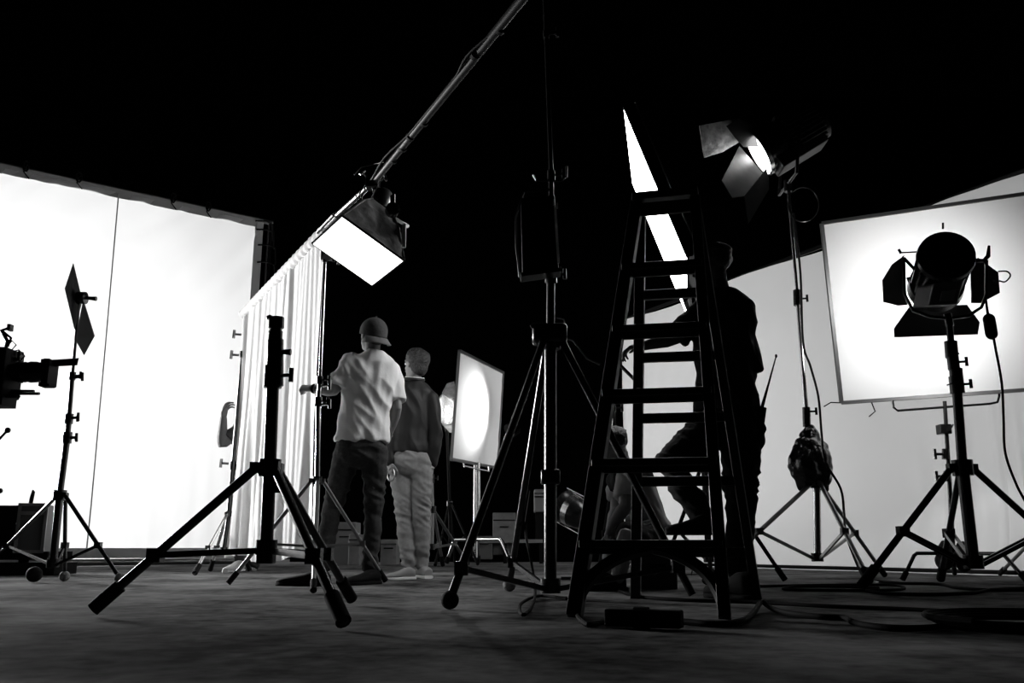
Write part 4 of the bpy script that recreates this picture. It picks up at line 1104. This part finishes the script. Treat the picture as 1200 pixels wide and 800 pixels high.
part(MB().box((at(592, 634, 13.6).x, 13.3, tz), (at(636, 634, 13.3).x - at(548, 634, 13.3).x, .25, .05)), 'top_board', GRYM, sh_, smooth=False)
for xx in (548, 592, 634):
    part(MB().box((at(xx, 640, 13.3).x, 13.3, tz / 2), (.05, .2, tz)), 'leg', BLKM, sh_, smooth=False)
# two boxes stand under / on it
part(MB().box((at(632, 587, 13.5).x, 13.5, (tz + at(632, 600, 13.5).z) / 2), (.12, .2, at(632, 600, 13.5).z - tz)), 'riser', BLKM, sh_, smooth=False)

# small lamp lying tilted behind the tall stand
sl = thing('small_lamp', 'small lamp with shiny lens tilted upward between the tall stand and the ladder', 'lamp', at(668, 640, 6.8))
a0 = at(652, 588, 6.95); a1_ = at(680, 603, 6.8); axs = (a0 - a1_).normalized()
part(MB().lathe(a1_, axs, [(-.05, .09), (0, .11), (.08, .115), (.13, .12), (.15, .13), (.165, .13), (.165, .11), (.14, .1)], 24), 'housing', BLK, sl)
part(MB().lathe(a1_, axs, [(.14, .1), (.16, .105), (.168, .02)], 20), 'lens', GLASSM, sl)
part(MB().lathe(a1_, axs, [(.05, .118), (.1, .12)], 24), 'chrome_band', CHR, sl)
us, vs_ = frame(axs)
for q in (-1, 1):
    part(MB().tube([a1_ - axs * .05 + vs_ * q * .135, a1_ + axs * .19 + vs_ * q * .135], .006, 8), 'guard_bar', CHR, sl)
part(MB().tube([a1_, (a1_.x, a1_.y, a1_.z - .15), (a1_.x, a1_.y, .0)], .018, 10), 'post', BLK, sl)
part(MB().tube([(a1_.x - .15, a1_.y, .012), (a1_.x + .15, a1_.y, .012)], .012, 8).tube([(a1_.x, a1_.y - .15, .012), (a1_.x, a1_.y + .15, .012)], .012, 8), 'base', BLK, sl)
sM = stand('light_stand', 'thin black stand with a chrome section just behind the ladder\'s left rails', at(722, 560, 6.3), at(722, 640, 6.3), [zp(700, 684), zp(752, 680), zp(726, 672)],
           [(at(721, 508, 6.3), .02), (at(719, 478, 6.3), .012), (at(725, 400, 6.3), .016)], r=.022, m=BLKM, legr=.012)
part(MB().tube([at(719.5, 506, 6.3), at(719, 480, 6.3)], .0135, 10), 'chrome_section', CHR, sM)
# truss-like wire stand left on the floor behind the ladder
wr_ = thing('wire_basket', 'low wire frame on the floor behind the ladder rungs', 'basket', zp(785, 672))
for k in range(7):
    x = 765 + k * 9
    part(MB().tube([zp(x, 674), zp(x + (6 if k % 2 else -6), 674) + V((0, 0, .16))], .006, 6), 'wire', BLK, wr_)
part(MB().tube([zp(762, 674) + V((0, 0, .16)), zp(822, 674) + V((0, 0, .16))], .007, 6), 'top_wire', BLK, wr_)
part(MB().tube([zp(762, 674) + V((0, 0, .008)), zp(822, 674) + V((0, 0, .008))], .007, 6), 'bottom_wire', BLK, wr_)

# ------------------------------------------------------------------ cables on the floor
def cable(label, px, r=.008, n=6):
    P = [zp(x, y) + V((0, 0, r * 1.02 + (h * .01 if h else 0))) for x, y, *hh in px for h in [hh[0] if hh else 0]]
    o = part(MB().tube(smooth_path(P, n), r, 8), 'floor_cable', RUBC); tag(o, label, 'cable'); return o


RUBC = mat('cable_rubber', .006, .7, spec=.02)
cable('thin black cable looped flat on the floor under the chrome lamp stand', [(868, 689), (930, 687.5), (1000, 686.5), (1046, 687), (1060, 690), (1050, 692.5), (1000, 693.5), (930, 692.5), (918, 690.5), (935, 688.5), (990, 688.8), (1030, 690.5)], .008)
cable('long straight black cable crossing the floor from the ladder to the right edge', [(725, 694), (750, 701), (800, 705), (880, 707.5), (960, 712), (1060, 716), (1130, 719.5), (1230, 721)], .008)
cable('thick black cable winding from the connector block toward the coil at right', [(800, 732), (840, 735), (870, 731), (884, 720), (893, 713, 1.5), (905, 716), (925, 722), (960, 726), (990, 727.5), (1001, 733), (1025, 738), (1060, 740.5), (1100, 738.5), (1116, 734)], .010)
cable('black cable running behind the fresnel stand feet to the right edge', [(1010, 672), (1022, 680), (1050, 684.5), (1100, 686), (1120, 690), (1160, 693), (1230, 693)], .009)
cable('black cable curving in front of the fresnel stand\'s left foot', [(1015, 694), (1040, 697.5), (1090, 698.5), (1140, 696.5), (1165, 692.5), (1230, 690)], .009)
cable('short black cable leading left from the connector block to the ladder foot', [(712, 731), (697, 734), (688, 735), (680, 729), (676, 722)], .008)
cc0 = zp(1222, 737); o_ = MB()
pts = []
for k in range(140):
    a = 2 * PI * k / 34; rr = .285 + .012 * (k // 34) + .01 * noise.noise(V((k * .05, 1, 0)))
    pts.append(V((cc0.x + rr * 1.0 * math.cos(a + PI), cc0.y + rr * .92 * math.sin(a + PI), .011 + .006 * (k / 34))))
o = part(MB().tube(pts, .0095, 8), 'coiled_cable', RUBC); tag(o, 'thick coil of black cable lying on the floor at the right edge', 'cable')
base_ = at(660, 700, Yt)
P = [at(622, 575, 4.9), at(616, 620, 4.85), at(622, 655, 4.75), zp(627, 688) + V((0, 0, .02)), zp(626, 703, .012), zp(616, 719, .012), zp(609, 716, .012), zp(612, 706, .012), zp(632, 698, .012), zp(664, 701, .012)]
o = part(MB().tube(smooth_path(P, 6), .007, 8), 'hanging_cable', RUBC); tag(o, 'black cable dropping beside the tall stand and looping on the floor', 'cable')
cn = thing('connector_block', 'black inline cable connector block lying on the floor before the ladder', 'connector', zp(755, 737))
c1_, c2_ = zp(711, 735) + V((0, 0, .03)), zp(800, 738) + V((0, 0, .03))
part(MB().beam(c1_, c2_, .055, .052), 'housing', RUB, cn, smooth=False, bevel=.006)
part(MB().tube([c1_.lerp(c2_, .38), c1_.lerp(c2_, .56)], .034, 14), 'coupling_ring', RUB, cn)
